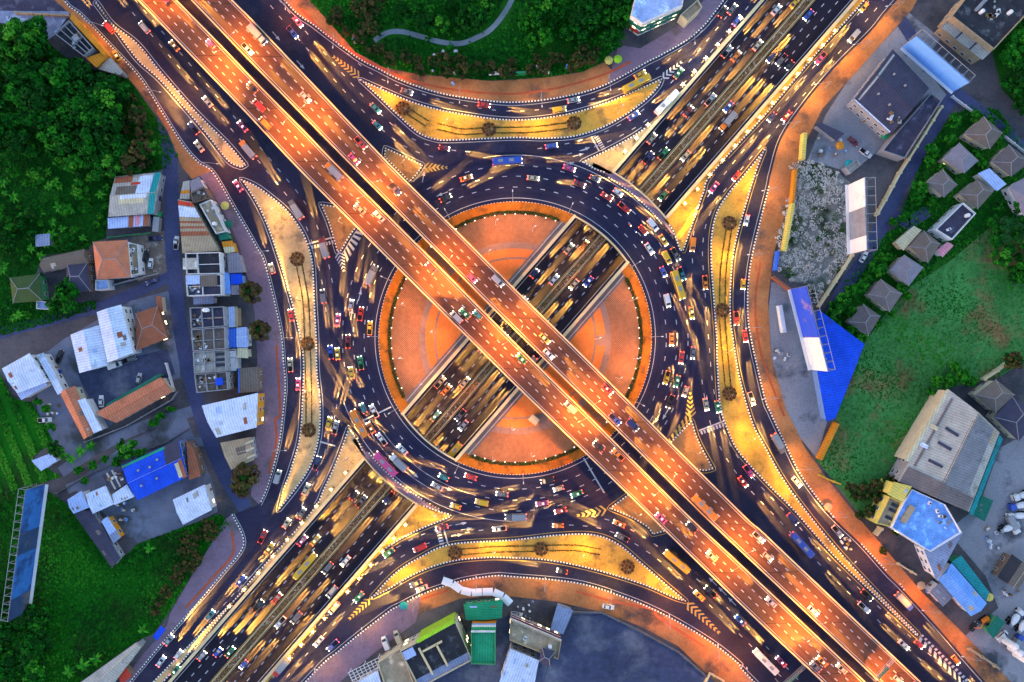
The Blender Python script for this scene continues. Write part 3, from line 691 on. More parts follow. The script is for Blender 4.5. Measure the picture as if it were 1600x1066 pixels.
# ------------------------------------------------------------------ buildings
def frame_of(poly, h):
    w_ = [P(x, y, h).xy for x, y in poly]
    if sum(w_[i-1].x*w_[i].y - w_[i].x*w_[i-1].y for i in range(len(w_))) < 0: w_ = [w_[0]] + w_[1:][::-1] if False else w_[::-1]
    c = sum(w_, Vector((0, 0))) / len(w_)
    return w_, c
def inset(loc, d):
    n = len(loc); out = []
    for i in range(n):
        a, b, c = Vector(loc[i-1]), Vector(loc[i]), Vector(loc[(i+1) % n])
        u, v = (b-a).normalized(), (c-b).normalized(); nu, nv = Vector((-u.y, u.x)), Vector((-v.y, v.x))
        den = 1 + nu.dot(nv); out.append(b + (nu + nv) * (d / max(.35, den)))
    return out
def building(kind, h, poly, roof, wall, label, rise=None, clutter=(), patches=(), flip=0, win=True, cat='building', name=None, group=None, lit=.025, over=.5):
    """poly = roof outline (px) at height h. kinds: flat, mono, gable, hip, courts"""
    wv, c = frame_of(poly, h)
    k = flip % len(wv); wv = wv[k:] + wv[:k]
    d0 = wv[1] - wv[0]; ang = math.atan2(d0.y, d0.x)
    t_ = thing(name or 'building', label, cat, (c.x, c.y, 0), ang, group)
    ca, sa = math.cos(-ang), math.sin(-ang)
    L = [Vector(((p-c).x*ca - (p-c).y*sa, (p-c).x*sa + (p-c).y*ca)) for p in wv]
    r_ = random.Random(label)
    flat = kind in ('flat', 'courts')
    W_ = inset(L, 0 if flat else over)
    mb = MB(); mb.prism([p for p in W_], 0, h - (.02 if not flat else .5))
    wo_ = mb.build('wall', 'plaster_' + wall, t_)
    rb = MB()
    if flat:
        I = inset(L, .3); ph = .55
        rb.prism(I, h - .5, h - .45)
        rb.build('roof', roof, t_)
        pb = MB(); n = len(L)
        for i in range(n):
            j = (i+1) % n; a, b, e, f = L[i], L[j], I[j], I[i]
            pb.face([(*a, h+ph), (*b, h+ph), (*e, h+ph), (*f, h+ph)]); pb.face([(*a, h-.5), (*b, h-.5), (*b, h+ph), (*a, h+ph)]); pb.face([(*e, h-.46), (*f, h-.46), (*f, h+ph), (*e, h+ph)])
        pb.build('parapet', 'plaster_' + wall, t_)
        if kind == 'courts' and len(L) == 4:                     # party walls between the shophouse roofs
            pm = MB()
            for q in (rise or (.33, .66)):
                a, b = I[0].lerp(I[1], q), I[3].lerp(I[2], q); m = (b-a).normalized(); m = Vector((-m.y, m.x)) * .14
                pm.prism([a-m, b-m, b+m, a+m], h - .45, h + .4)
            q = .45; a, b = I[0].lerp(I[3], q), I[1].lerp(I[2], q); m = (b-a).normalized(); m = Vector((-m.y, m.x)) * .12
            pm.prism([a-m, b-m, b+m, a+m], h - .45, h + .25)
            pm.build('party_wall', 'plaster_' + wall, t_)
    else:
        rs = rise if rise is not None else (.5 if kind == 'mono' else 1.8)
        def sh(faces):
            for f in faces: rb.face([(p[0], p[1], p[2]) for p in f])
            for f in faces: rb.face([(p[0], p[1], p[2] - .12) for p in reversed(f)])
            n = len(L)
        if kind == 'mono':
            top = [(*p, h + (rs if i in (0, 1) else 0)) for i, p in enumerate(L)]; rb.face(top); rb.face([(x, y, z-.15) for x, y, z in top[::-1]])
            for i in range(len(top)):
                a, b = top[i], top[(i+1) % len(top)]; rb.face([(a[0], a[1], a[2]-.15), (b[0], b[1], b[2]-.15), b, a])
        elif len(L) == 4:
            A, B, C_, D = [Vector((*p, h)) for p in L]
            ins = 0 if kind == 'gable' else .32
            m0, m1 = (D + A) / 2, (B + C_) / 2
            r0, r1 = m0.lerp(m1, ins), m1.lerp(m0, ins); r0.z = r1.z = h + rs
            e = [A, B, C_, D]
            rb.face([A, B, r1, r0]); rb.face([C_, D, r0, r1])
            if ins: rb.face([B, C_, r1]); rb.face([D, A, r0])
            else: rb.face([B, C_, r1]); rb.face([D, A, r0])
            Z = Vector((0, 0, .18))
            for i in range(4): a, b = e[i], e[(i+1) % 4]; rb.face([a - Z, b - Z, b, a])
            rb.face([p - Z for p in e[::-1]])
            rm = MB(); rm.tube(r0 + Vector((0, 0, .02)), r1 + Vector((0, 0, .02)), .16, k=6)
            if ins:
                for p, q in ((A, r0), (D, r0), (B, r1), (C_, r1)): rm.tube(p + Vector((0, 0, .02)), q + Vector((0, 0, .02)), .12, k=6)
            ridge = rm
        ro = rb.build('roof', roof, t_)
        if kind != 'mono': ridge.build('ridge_cap', roof if kind == 'gable' else 'plaster_grey', ro)
    if kind in ('gable', 'mono') and len(L) == 4 and not patches and (L[1]-L[0]).length > 6 and (L[2]-L[1]).length > 4:   # odd replaced sheets
        patches = []
        for _ in range(r_.randint(2, 4)):
            u, v = r_.uniform(.04, .8), r_.choice((.03, .52)) + r_.uniform(0, .2); patches.append((u, u + r_.uniform(.04, .12), v, v + r_.uniform(.1, .24), r_.choice(['sheet_grey', 'sheet_slatelight', 'sheet_paleblue', 'sheet_grey', 'sheet_rust'])))
    Q = L if len(L) == 4 else None
    def uv(u, v): return L[0].lerp(L[1], u).lerp(L[3].lerp(L[2], u), v)
    def zr(u, v):
        if kind == 'mono': return h + (rise if rise is not None else .5) * (1 - v)
        if kind == 'gable': return h + (rise if rise is not None else 1.8) * (1 - abs(2*v - 1))
        return h - (.42 if flat else 0)
    for i, (u0, u1, v0, v1, m) in enumerate(patches):
        if not Q: break
        mb = MB(); zz = .05 + .012 * i
        vs = [v0, v1] if not (kind == 'gable' and v0 < .5 < v1) else [v0, .5, v1]
        for va, vb in zip(vs, vs[1:]):
            lo = [(*uv(u, v), zr(u, v) + .01) for u, v in ((u0, va), (u1, va), (u1, vb), (u0, vb))]; hi = [(x, y, z + zz) for x, y, z in lo]
            mb.face(hi)
            for a in range(4): b = (a+1) % 4; mb.face([lo[a], lo[b], hi[b], hi[a]])
        mb.build('roof_sheet', m, t_)
    for it in clutter:
        u, v = (it[1], it[2]) if Q else (0, 0)
        p = uv(u, v) if Q else Vector((it[1], it[2])); z = zr(u, v) if Q else h - .45
        mb = MB()
        if it[0] == 'tank':
            mb.tube((p.x, p.y, z), (p.x, p.y, z + 1.7), .75, k=12); mb.tube((p.x, p.y, z+1.7), (p.x, p.y, z+1.95), .75, .3, k=12); mb.build('water_tank', 'metal_white', t_)
        elif it[0] == 'ac':
            mb.box((p.x, p.y, z + .55), (1.5, .9, 1.0), r_.random()*3); mb.tube((p.x, p.y, z+1.05), (p.x, p.y, z+1.09), .36, k=10, mi=1); mb.build('air_conditioner', ['plaster_pale', 'metal_dark'], t_)
        elif it[0] == 'box':
            mb.box((p.x, p.y, z + it[5]/2), (it[3], it[4], it[5])); mb.box((p.x, p.y, z + it[5] + .06), (it[3]+.3, it[4]+.3, .12)); mb.build('roof_box', it[6] if len(it) > 6 else 'plaster_grey', t_)
        elif it[0] == 'junk':
            for q in range(it[3]):
                mb.box((p.x + r_.uniform(-2.4, 2.4), p.y + r_.uniform(-1.8, 1.8), z + .25), (r_.uniform(.4, 1.6), r_.uniform(.4, 1.3), .5), r_.random()*3, r_.randrange(3))
            mb.build('stored_goods', ['plaster_pale', 'wood', 'metal_grey'], t_)
        elif it[0] == 'vent':
            mb.tube((p.x, p.y, z-.3), (p.x, p.y, z + .5), .35, k=8); mb.ball((p.x, p.y, z + .65), .48, sq=.7); mb.build('roof_vent', 'metal_grey', t_)
    if win:                                                       # windows and a door in the walls that face the junction
        wmesh = {}; door = False
        for i in range(len(W_)):
            a, b = W_[i], W_[(i+1) % len(W_)]; ln_ = (b-a).length
            if ln_ < 3: continue
            d = (b-a) / ln_; nn = Vector((d.y, -d.x)); wn = Vector((nn.x*math.cos(ang) - nn.y*math.sin(ang), nn.x*math.sin(ang) + nn.y*math.cos(ang)))
            if wn.dot(-c) < 0: continue
            ra = math.atan2(d.y, d.x); cnt = max(1, min(7, int(ln_ / 3.2)))
            for fl in range(max(1, int(h / 3.1))):
                for q in range(cnt):
                    p = a + d * ln_ * (q + .5) / cnt; z = fl*3.1 + 1.6
                    if z + .9 > h: continue
                    isd = fl == 0 and q == cnt // 2 and not door
                    key = 'door' if isd else ('lit' if r_.random() < lit else 'window')
                    if key not in wmesh:
                        mb = MB()
                        if isd: mb.box((0, -.03, 0), (1.3, .1, 2.3), 0, 0); mb.box((0, -.09, .05), (1.05, .06, 2.1), 0, 1); wmesh[key] = mb.mesh('door', ['plaster_pale', 'wood'])
                        else: mb.box((0, -.03, 0), (1.6, .12, 1.4), 0, 0); mb.box((0, -.1, 0), (1.35, .05, 1.15), 0, 1); mb.box((0, -.13, 0), (.06, .05, 1.15), 0, 0); wmesh[key] = mb.mesh('window', ['plaster_pale', 'window_lit' if key == 'lit' else 'glass'])
                    link('door' if isd else 'window', wmesh[key], t_, (p.x, p.y, 1.15 if isd else z), ra)
                    door = door or isd
    return t_
B = building
# upper left
B('courts', 7, [(86,53),(109,33),(147,76),(132,89)], 'slab_dark', 'grey', 'small shophouse with cluttered dark flat roof at the upper left edge of the wood', clutter=[('junk',.5,.5,9),('box',.6,.5,2,2,1.4)], win=False)
B('mono', 7, [(112,19),(117,25),(168,84),(163,88),(135,58),(110,30)], 'sheet_orange', 'orange', 'long narrow orange shop roof strip facing the upper left road', rise=.2, win=False)
B('mono', 6, [(134,91),(163,80),(170,88),(152,107)], 'sheet_orange', 'orange', 'orange pitched shop roof below the cluttered shophouse, upper left', rise=.6)
B('mono', 5, [(153,108),(172,89),(193,113),(188,118)], 'sheet_grey', 'grey', 'small grey corrugated lean-to beside the orange shop roof, upper left', rise=.4, win=False)
B('gable', 5, [(180,276),(252,269),(240,334),(169,339)], 'sheet_grey', 'grey', 'long patched metal roof workshop with a teal strip at the left street bend', rise=1.2,
  patches=[(.2,.75,.28,.4,'sheet_cream'),(.22,.8,.40,.5,'sheet_white'),(.1,.55,.52,.72,'sheet_brown'),(.55,.85,.5,.95,'sheet_white'),(.02,.4,.82,.98,'sheet_rust'),(.86,1,0,1,'sheet_teal'),(.4,.6,.74,.8,'sheet_red')], flip=0)
B('mono', 4, [(168,341),(234,335),(233,353),(170,358)], 'sheet_paleblue', 'grey', 'low pale blue and rust patched shed just below the teal striped workshop', patches=[(.5,.62,0,1,'sheet_rust'),(.66,.78,.1,1,'sheet_pink'),(.86,1,0,1,'sheet_rust')])
B('hip', 7, [(145,378),(199,375),(204,433),(151,437)], 'tile_terracotta', 'white', 'square house with a bright terracotta hip roof and white balcony by the left street', rise=2.2)
B('flat', 4, [(200,380),(216,382),(219,428),(206,432)], 'slab_tan', 'white', 'white balcony wing of windows attached to the terracotta hip roof house', clutter=[('ac',.5,.2),('ac',.5,.8)])
B('flat', 3.5, [(150,438),(170,437),(172,452),(150,454)], 'slab_paleblue', 'white', 'small pale flat annex below the terracotta hip roof house', win=False)
B('gable', 5, [(66,404),(132,389),(139,412),(68,426)], 'tile_brown', 'brown', 'dark brown gabled house wing left of the terracotta hip roof house', rise=2)
B('hip', 5, [(104,408),(137,410),(141,455),(103,458)], 'tile_charcoal', 'brown', 'dark charcoal hip roof wing attached to the brown gabled house', rise=2)
B('hip', 5, [(15,434),(62,428),(66,470),(20,474)], 'tile_moss', 'green', 'mossy dark green hip roof house at the far left among trees', rise=1.8)
B('flat', 3, [(58,470),(77,472),(77,484),(58,483)], 'slab_paleblue', 'white', 'tiny pale flat shed at the corner of the mossy green house', win=False)
B('mono', 3, [(55,367),(78,365),(79,384),(57,386)], 'sheet_bluegrey', 'grey', 'small grey blue shed alone in the banana orchard', win=False)
# row along the street, left
B('mono', 5, [(297,283),(311,276),(319,292),(299,301)], 'sheet_lilac', 'white', 'small lilac metal roof at the upper tip of the street row', rise=.3)
B('flat', 5, [(298,302),(320,293),(329,310),(302,318)], 'slab_brown', 'brown', 'brown flat roof just below the lilac tip of the street row', clutter=[('junk',.5,.5,5)], win=False)
B('mono', 4, [(286,284),(296,282),(297,311),(281,311)], 'sheet_grey', 'grey', 'narrow grey awning with an orange band at the top of the street row', patches=[(.0,1,.3,.48,'sheet_orange')], rise=.2, win=False)
wv_, _c = frame_of([(279,312),(300,316),(342,392),(285,396)], 6)
TFLIP = max(range(4), key=lambda i: wv_[i].y + wv_[(i+1) % 4].y)
B('mono', 6, [(279,312),(300,316),(342,392),(285,396)], 'sheet_tan', 'cream', 'big tan shophouse roof with red stripes and white band beside the left street', rise=.6, flip=TFLIP,
  patches=[(0,1,.02,.10,'sheet_red'),(0,1,.12,.32,'sheet_white'),(0,1,.40,.44,'sheet_rust'),(0,1,.5,.54,'sheet_rust'),(0,1,.6,.68,'sheet_rust')])
B('flat', 5, [(312,320),(330,312),(353,362),(338,366)], 'slab_tan', 'white', 'long pale concrete roof facing the left slip road', clutter=[('tank',.4,.3),('junk',.5,.7,3)])
B('mono', 4.5, [(341,366),(355,363),(359,373),(344,376)], 'sheet_darkgreen', 'green', 'small dark green shop canopy facing the left slip road', rise=.2, win=False)
B('mono', 4.5, [(346,378),(363,376),(368,394),(352,396)], 'sheet_orange', 'orange', 'small orange and cream shop canopy facing the left slip road', rise=.2, win=False, patches=[(0,1,0,.5,'sheet_cream')])
B('courts', 8, [(290,396),(344,394),(346,428),(292,429)], 'slab_dark', 'white', 'black stained flat roof of a shophouse with pale rubble, upper of two beside the street', clutter=[('junk',.15,.5,12),('box',.12,.5,5,4,.8,'slab_grey')], rise=(.33,))
B('courts', 8, [(291,430),(346,429),(347,461),(293,463)], 'slab_charcoal', 'white', 'cluttered flat roof of a shophouse with tan rubble, lower of two beside the street', clutter=[('junk',.2,.3,10),('box',.2,.75,5,3,1,'sheet_paleblue'),('box',.65,.7,6,4,1,'sheet_brown')], rise=(.45,))
B('mono', 5, [(345,426),(358,426),(361,460),(347,458)], 'sheet_skyblue', 'white', 'light blue shop front roof beside the vivid blue canopy', rise=.2, win=False)
B('mono', 5, [(360,428),(378,428),(379,444),(361,445)], 'sheet_royal', 'blue', 'vivid blue square shop canopy facing the left slip road', rise=.2, win=False)
B('mono', 5, [(355,396),(373,395),(381,426),(357,427)], 'sheet_lilac', 'grey', 'lilac grey sloping shop roof above the vivid blue canopy', rise=.4, win=False)
B('mono', 5, [(361,446),(378,445),(381,460),(362,461)], 'sheet_lilac', 'grey', 'small lilac lean-to just below the vivid blue canopy', rise=.2, win=False)
B('mono', 4, [(302,464),(335,463),(334,475),(303,476)], 'sheet_bluegrey', 'white', 'pale blue grey narrow roof between the two dark shophouse blocks', rise=.2, win=False)
B('courts', 8, [(297,481),(350,479),(352,510),(299,514)], 'slab_charcoal', 'grey', 'dark cluttered shophouse roof with white water tanks beside the left street', clutter=[('tank',.45,.85),('tank',.52,.85),('junk',.2,.4,9),('box',.7,.45,5,.4,.4,'wood')])
B('courts', 8, [(299,515),(352,511),(353,545),(302,549)], 'slab_brown', 'grey', 'brown grey shophouse roof split by thin party walls beside the left street', clutter=[('junk',.2,.3,8),('junk',.2,.7,6)])
B('courts', 8, [(302,550),(353,546),(354,580),(304,584)], 'slab_grey', 'grey', 'grey shophouse roof with rows of dark skylights beside the left street', clutter=[('box',.82,.3,3,.8,.3,'glass'),('box',.82,.55,3,.8,.3,'glass'),('box',.82,.8,3,.8,.3,'glass'),('junk',.3,.5,8)])
B('courts', 7, [(304,585),(355,581),(357,609),(308,614)], 'slab_brown', 'grey', 'open brown roof deck with a blue tank above the white warehouse', clutter=[('box',.75,.5,2.4,2.4,1.2,'sheet_royal'),('junk',.2,.5,10),('junk',.5,.7,6)])
B('mono', 5, [(351,480),(371,479),(372,511),(353,512)], 'sheet_tan', 'tan', 'brown shop front roof with a pale blue centre strip facing the left slip road', rise=.3, patches=[(.3,.75,0,1,'sheet_paleblue')], win=False)
B('mono', 5, [(353,514),(368,513),(369,543),(354,543)], 'sheet_blue', 'blue', 'deep blue shop roof beside two pale blue roofs, left slip road', rise=.3, win=False)
B('mono', 5, [(369,512),(386,511),(388,543),(370,543)], 'sheet_paleblue', 'white', 'pale blue shop roof pair facing the left slip road', rise=.3, patches=[(0,1,.5,.54,'sheet_white')])
B('mono', 5, [(371,544),(387,544),(388,560),(371,559)], 'sheet_cream', 'cream', 'cream shop canopy below the pale blue roofs, left slip road', rise=.2, win=False)
B('flat', 4, [(354,546),(370,545),(371,576),(356,577)], 'slab_grey', 'white', 'small white stepped roof with slotted louvres beside the cream canopy', clutter=[('box',.25,.25,.6,5,.4,'plaster_pale'),('box',.5,.25,.6,5,.4,'plaster_pale'),('box',.75,.25,.6,5,.4,'plaster_pale'),('box',.5,.75,3,2,.8,'plaster_pale')], win=False)
B('mono', 5, [(372,576),(404,573),(406,612),(373,614)], 'sheet_brown', 'brown', 'square brown grey roof with a blue edge above the white warehouse', rise=.4, patches=[(0,.06,0,1,'sheet_blue')])
B('gable', 9, [(315,634),(403,614),(401,668),(338,684)], 'sheet_white', 'orange', 'largest white warehouse roof beside the left street with orange end wall', rise=1.4)
B('gable', 6, [(344,692),(391,683),(397,719),(361,734)], 'sheet_tan', 'grey', 'grey brown warehouse with stepped cream beams below the white warehouse', rise=1, patches=[(.45,.8,.4,.7,'sheet_brown')], clutter=[('box',.95,.2,3,.5,.6,'plaster_cream'),('box',.97,.5,3,.5,.6,'plaster_cream'),('box',.97,.8,3,.5,.6,'plaster_cream')])
# compound, left
B('gable', 7, [(110,523),(156,508),(168,571),(124,583)], 'sheet_white', 'white', 'left half of the white double shed, lower roof with fine ribs', rise=1, flip=1)
B('gable', 8, [(151,488),(189,476),(208,552),(168,567)], 'sheet_white', 'white', 'right half of the white double shed, taller and longer roof', rise=1, flip=1)
B('hip', 5, [(212,490),(246,478),(262,528),(212,548)], 'tile_rust', 'brown', 'dark rusty brown roofed house with a bright cream side wall by the street', rise=1.6, lit=.6, patches=[])
B('mono', 4, [(243,463),(252,462),(255,488),(247,489)], 'sheet_rust', 'cream', 'narrow rust roof strip above the rusty brown house', rise=.2, win=False)
B('gable', 5, [(93,613),(117,603),(147,676),(131,687)], 'sheet_terracotta', 'cream', 'left arm of the red roofed L shaped block, running downwards', rise=1, flip=1)
B('mono', 5.5, [(121,626),(133,622),(160,672),(147,677)], 'sheet_white', 'white', 'narrow white roof strip inside the angle of the red roofed block', rise=.3, win=False)
B('gable', 5, [(149,645),(252,589),(269,612),(182,661)], 'sheet_terracotta', 'cream', 'long red roofed row of rooms beside the parking yard', rise=1.1, patches=[(0,1,.47,.5,'sheet_rust')])
B('mono', 3.5, [(165,632),(250,583),(252,588),(168,638)], 'sheet_darkgreen', 'green', 'thin dark green awning along the red roofed row of rooms', rise=.2, win=False)
B('gable', 7, [(3,576),(46,552),(74,597),(27,615)], 'sheet_white', 'white', 'big white blue shed at the far left edge', rise=1)
B('mono', 5, [(27,616),(70,595),(74,602),(34,625)], 'sheet_paleblue', 'white', 'low pale lean-to along the big shed at the far left edge', rise=.2, win=False)
B('mono', 5, [(57,555),(68,551),(100,611),(91,617)], 'sheet_white', 'white', 'long thin white roof running to the red roofed block', rise=.3)
B('mono', 4, [(49,720),(80,708),(90,720),(65,736)], 'sheet_paleblue', 'white', 'small pale blue shed by the crop rows at the far left', rise=.3)
# blue factory, left
B('gable', 7, [(190,728),(281,686),(292,711),(279,754),(215,782),(200,755)][:4] and [(190,728),(279,687),(292,745),(215,782)], 'sheet_royal', 'blue', 'vivid blue factory roof with a white ridge seam and rusty right end', rise=1.3, patches=[(0,1,.49,.515,'sheet_white'),(.72,1,.515,1,'sheet_charcoal'),(.86,.97,.05,.45,'sheet_cream'),(.93,1,0,.49,'sheet_rust'),(.0,.75,.93,.99,'sheet_green')], clutter=[('vent',.2,.3),('vent',.5,.3),('vent',.25,.7),('vent',.45,.65),('vent',.6,.75)])
B('mono', 6, [(160,743),(187,728),(200,754),(175,768)], 'sheet_charcoal', 'grey', 'dirty mottled grey roof joined to the left of the blue factory', rise=.3, patches=[(.2,.3,0,1,'sheet_grey'),(.5,.6,0,1,'sheet_grey')], clutter=[('junk',.5,.5,8)])
B('mono', 6, [(291,688),(304,705),(314,744),(296,750)], 'sheet_rust', 'brown', 'rusty narrow roof at the right end of the blue factory', rise=.3)
B('gable', 6, [(134,772),(165,759),(178,788),(145,803)], 'sheet_white', 'white', 'middle one of three light grey sheds left of the blue factory', rise=.8)
B('gable', 5.5, [(105,781),(127,767),(140,793),(115,803)], 'sheet_paleblue', 'white', 'leftmost of three light grey sheds beyond the blue factory', rise=.8)
B('mono', 6, [(175,773),(198,757),(211,776),(180,789)], 'sheet_white', 'white', 'rightmost of three light grey sheds, touching the blue factory', rise=.4)
B('gable', 6, [(270,781),(320,757),(331,797),(286,820)], 'sheet_white', 'white', 'separate pale shed at the road corner below the blue factory', rise=1)
B('gable', 4.5, [(114,801),(142,797),(188,872),(175,888)], 'sheet_charcoal', 'grey', 'long dark roof running down into the lower left meadow', rise=.7, flip=1)
B('mono', 4, [(158,814),(168,807),(189,840),(178,849)], 'sheet_paleblue', 'orange', 'small pale roof with orange edge beside the long dark roof', rise=.3, patches=[(0,1,.0,.35,'sheet_bluegrey')])
# bottom
B('gable', 5, [(100,1085),(213,1004),(221,1011),(165,1085)], 'sheet_grey', 'grey', 'wedge shaped grey roof at the bottom left corner beside the road', rise=.7)
B('mono', 3.5, [(182,1050),(196,1042),(206,1056),(190,1070)], 'sheet_red', 'brown', 'small red canopy at the bottom left beside the wedge grey roof', rise=.3, win=False)
B('flat', 9, [(625,1017),(712,971),(738,1031),(655,1075)], 'slab_dark', 'cream', 'flat roofed shop building with dark stained roof and lime front at the bottom', clutter=[('box',.3,.5,.4,11,1,'parapet'),('box',.58,.45,.4,9,1,'parapet'),('box',.5,.74,8,.4,1,'parapet'),('box',.12,.85,4,3,1.2,'sheet_paleblue')], patches=[(0,1,0,.2,'sheet_bluegrey')], lit=.5)
B('mono', 9.6, [(650,1000),(709,968),(712,972),(653,1005)], 'sheet_lime', 'lime', 'thin lime green sign canopy on the flat roofed shop building at the bottom', rise=.4, win=False)
B('gable', 4.5, [(724,944),(786,938),(784,966),(728,969)], 'sheet_green', 'green', 'low wide green gabled canopy in front of the green tower block', rise=1, flip=1)
B('flat', 14, [(736,987),(774,987),(774,1038),(736,1037)], 'sheet_green', 'green', 'tall green roofed tower block with orange and white bands at the bottom centre', win=False)
B('flat', 8, [(798,968),(877,1002),(872,1030),(796,1000)], 'slab_tan', 'tan', 'tan apartment building with white balcony frames at the bottom centre', clutter=[('ac',.3,.4),('tank',.8,.5)], lit=.5)
B('mono', 8, [(797,1014),(842,1032),(832,1085),(780,1066)], 'sheet_white', 'white', 'pale blue sheet roof behind the tan apartment building at the bottom', rise=.4)
B('hip', 10, [(847,1012),(868,1018),(860,1044),(842,1034)], 'tile_charcoal', 'grey', 'dark faceted stair tower roof on the tan apartment building', rise=1)
B('mono', 4, [(871,945),(896,954),(880,991),(860,983)], 'sheet_bluegrey', 'grey', 'purple grey carport roof right of the tan apartment building', rise=.3, win=False)
B('flat', 6, [(590,1035),(626,1012),(655,1090),(610,1100)], 'slab_tan', 'cream', 'tan flat roof beside a curved wall at the bottom left of the green tower', clutter=[('ac',.4,.3)])
B('mono', 6, [(556,1068),(590,1048),(606,1100),(560,1120)], 'sheet_white', 'white', 'white sheet roof on the bottom edge behind the white lattice pergola', rise=.3)
# top
B('flat', 11, [(995,-12),(1072,-20),(1066,9),(1004,37),(986,24)], 'slab_paleblue', 'white', 'white corner building with green window bands at the top edge', lit=.5)
B('flat', 6, [(1063,24),(1090,0),(1097,12),(1074,34)], 'slab_tan', 'cream', 'small beige annex beside the white corner building at the top', win=False)
# upper right
B('gable', 8, [(1395,77),(1452,138),(1392,209),(1334,156)], 'sheet_charcoal', 'grey', 'large charcoal warehouse roof spotted with pale patches near the upper right', rise=1.6, flip=0, clutter=[('vent',.3,.3),('vent',.6,.3),('vent',.3,.7),('vent',.6,.7),('junk',.85,.2,8)], patches=[(.06,.1,.05,.95,'sheet_grey'),(.0,.97,.0,.02,'sheet_white')])
B('flat', 5, [(1455,145),(1471,157),(1413,248),(1378,236),(1400,208)], 'slab_charcoal', 'grey', 'lower dark flat roof wrapping the charcoal warehouse on its right', win=False)
B('flat', 9, [(1486,26),(1514,-10),(1612,-10),(1604,22),(1552,78)], 'slab_dark', 'tan', 'black flat roof strewn with white tanks at the top right corner', clutter=[('junk',0,0,14),('junk',5,4,10),('tank',8,3),('tank',-3,4),('tank',4,-4),('box',2,6,12,1,1,'plaster_grey')])
B('mono', 6, [(1470,42),(1485,28),(1550,79),(1533,95)], 'sheet_grey', 'tan', 'grey corrugated lean-to along the black flat roof at the top right', rise=.8, patches=[(0,1,.3,.33,'sheet_charcoal'),(0,1,.63,.66,'sheet_charcoal')])
B('mono', 4, [(1273,195),(1282,191),(1319,209),(1306,221)], 'sheet_charcoal', 'grey', 'small black awning roof beside the upper right road', rise=.3, win=False)
HIPS = [([(1507,210),(1537,182),(1567,208),(1547,233)],'brown','brown hip roof house, topmost of the hip roofs on the right'), ([(1474,248),(1499,223),(1529,251),(1507,271)],'lilac','pale lilac hip roof house at the upper left of the right cluster'),
 ([(1550,253),(1576,226),(1612,252),(1580,276)],'slate','large dark hip roof house on the right edge behind the pale shed'), ([(1449,285),(1473,264),(1496,289),(1475,309)],'slatelight','grey hip roof house set in a walled garden above the lane'),
 ([(1499,303),(1527,280),(1552,300),(1528,327)],'brown','brown hip roof house touching the dark flat roof annex'), ([(1420,385),(1443,360),(1470,381),(1450,411)],'brown','brown hip roof house between the pink lean-to and the cream roof'),
 ([(1390,422),(1413,398),(1443,418),(1420,447)],'lilac','lilac grey hip roof house, third up from the lower end of the diagonal row'), ([(1357,460),(1376,436),(1410,459),(1390,488)],'slatelight','dark grey hip roof house, second up from the lower end of the diagonal row'),
 ([(1327,503),(1349,475),(1376,494),(1357,525)],'slate','slate hip roof house at the lower end of the diagonal row by the blue roof')]
for pl, m, lab in HIPS: B('hip', 5.5, pl, 'tile_' + m, 'cream', lab, rise=2, group='hip roofed houses on the right')
B('flat', 6, [(1461,359),(1504,317),(1524,334),(1487,375)], 'slab_charcoal', 'pale', 'dark flat roof with white rim between brown hip roofs on the right', clutter=[('ac',.2,.5),('tank',.8,.3)])
B('mono', 5, [(1528,271),(1546,263),(1572,288),(1557,299)], 'sheet_paleblue', 'white', 'pale blue shed roof among the hip roofs on the right', rise=.3)
B('gable', 4, [(1465,388),(1480,385),(1489,381),(1473,401)][:0] or [(1463,392),(1480,378),(1490,384),(1473,402)], 'sheet_pink', 'white', 'small pink lean-to below the dark flat roof on the right', rise=.5)
B('mono', 4, [(1399,378),(1428,353),(1439,360),(1411,392)], 'sheet_cream', 'cream', 'cream stepped carport roof left of the brown hip roof house', rise=.3, win=False)
B('hip', 5.5, [(1576,292),(1600,278),(1626,310),(1600,338)], 'tile_lilac', 'white', 'pale lilac roofed house cut off by the right edge', rise=2)
B('mono', 6, [(1278,483),(1324,518),(1351,538),(1305,654),(1291,659),(1277,583)], 'sheet_royal', 'blue', 'huge vivid blue wedge shaped metal roof beside the right pasture', rise=.1, win=False)
# lower right
wv_, _c = frame_of([(1484,610),(1562,676),(1514,800),(1403,752)], 9); wv_ = wv_[1:] + wv_[:1]
WHV = (.53, .88) if wv_[2].x + wv_[3].x > wv_[0].x + wv_[1].x else (.12, .47)
B('gable', 9, [(1484,610),(1562,676),(1514,800),(1403,752)], 'sheet_grey', 'grey', 'very large grey ribbed warehouse roof at the lower right', rise=2, flip=1, patches=[(.1,.9,.485,.515,'sheet_slatelight'),(.22,.27,.12,.45,'sheet_lilac'),(.4,.44,.15,.4,'sheet_pink'),(.55,.59,.15,.42,'sheet_cream'),(.7,.74,.15,.42,'sheet_cream'),(.3,.33,.6,.8,'sheet_charcoal'),(.5,.53,.6,.8,'sheet_charcoal'),(.66,.69,.6,.8,'sheet_charcoal'),(.2,.95,.9,.93,'sheet_slatelight'),(.4,.44,.88,.99,'sheet_white'),(.6,.64,.88,.99,'sheet_cream'),(.82,.99,.05,.48,'sheet_tan'),(.02,.98,*WHV,'sheet_warehouse'),(.3,.34,WHV[0]+.1,WHV[1]-.22,'sheet_grey'),(.6,.64,WHV[0]+.1,WHV[1]-.22,'sheet_grey'),(.0,.17,.02,.98,'sheet_slatelight')])
B('mono', 9, [(1480,608),(1485,610),(1420,722),(1413,720)], 'sheet_cream', 'cream', 'long narrow cream gutter roof along the large grey warehouse', rise=.1, win=False)
B('mono', 5, [(1562,680),(1567,686),(1520,806),(1514,802)], 'sheet_teal', 'green', 'narrow teal strip roof on the right flank of the large grey warehouse', rise=.2, win=False)
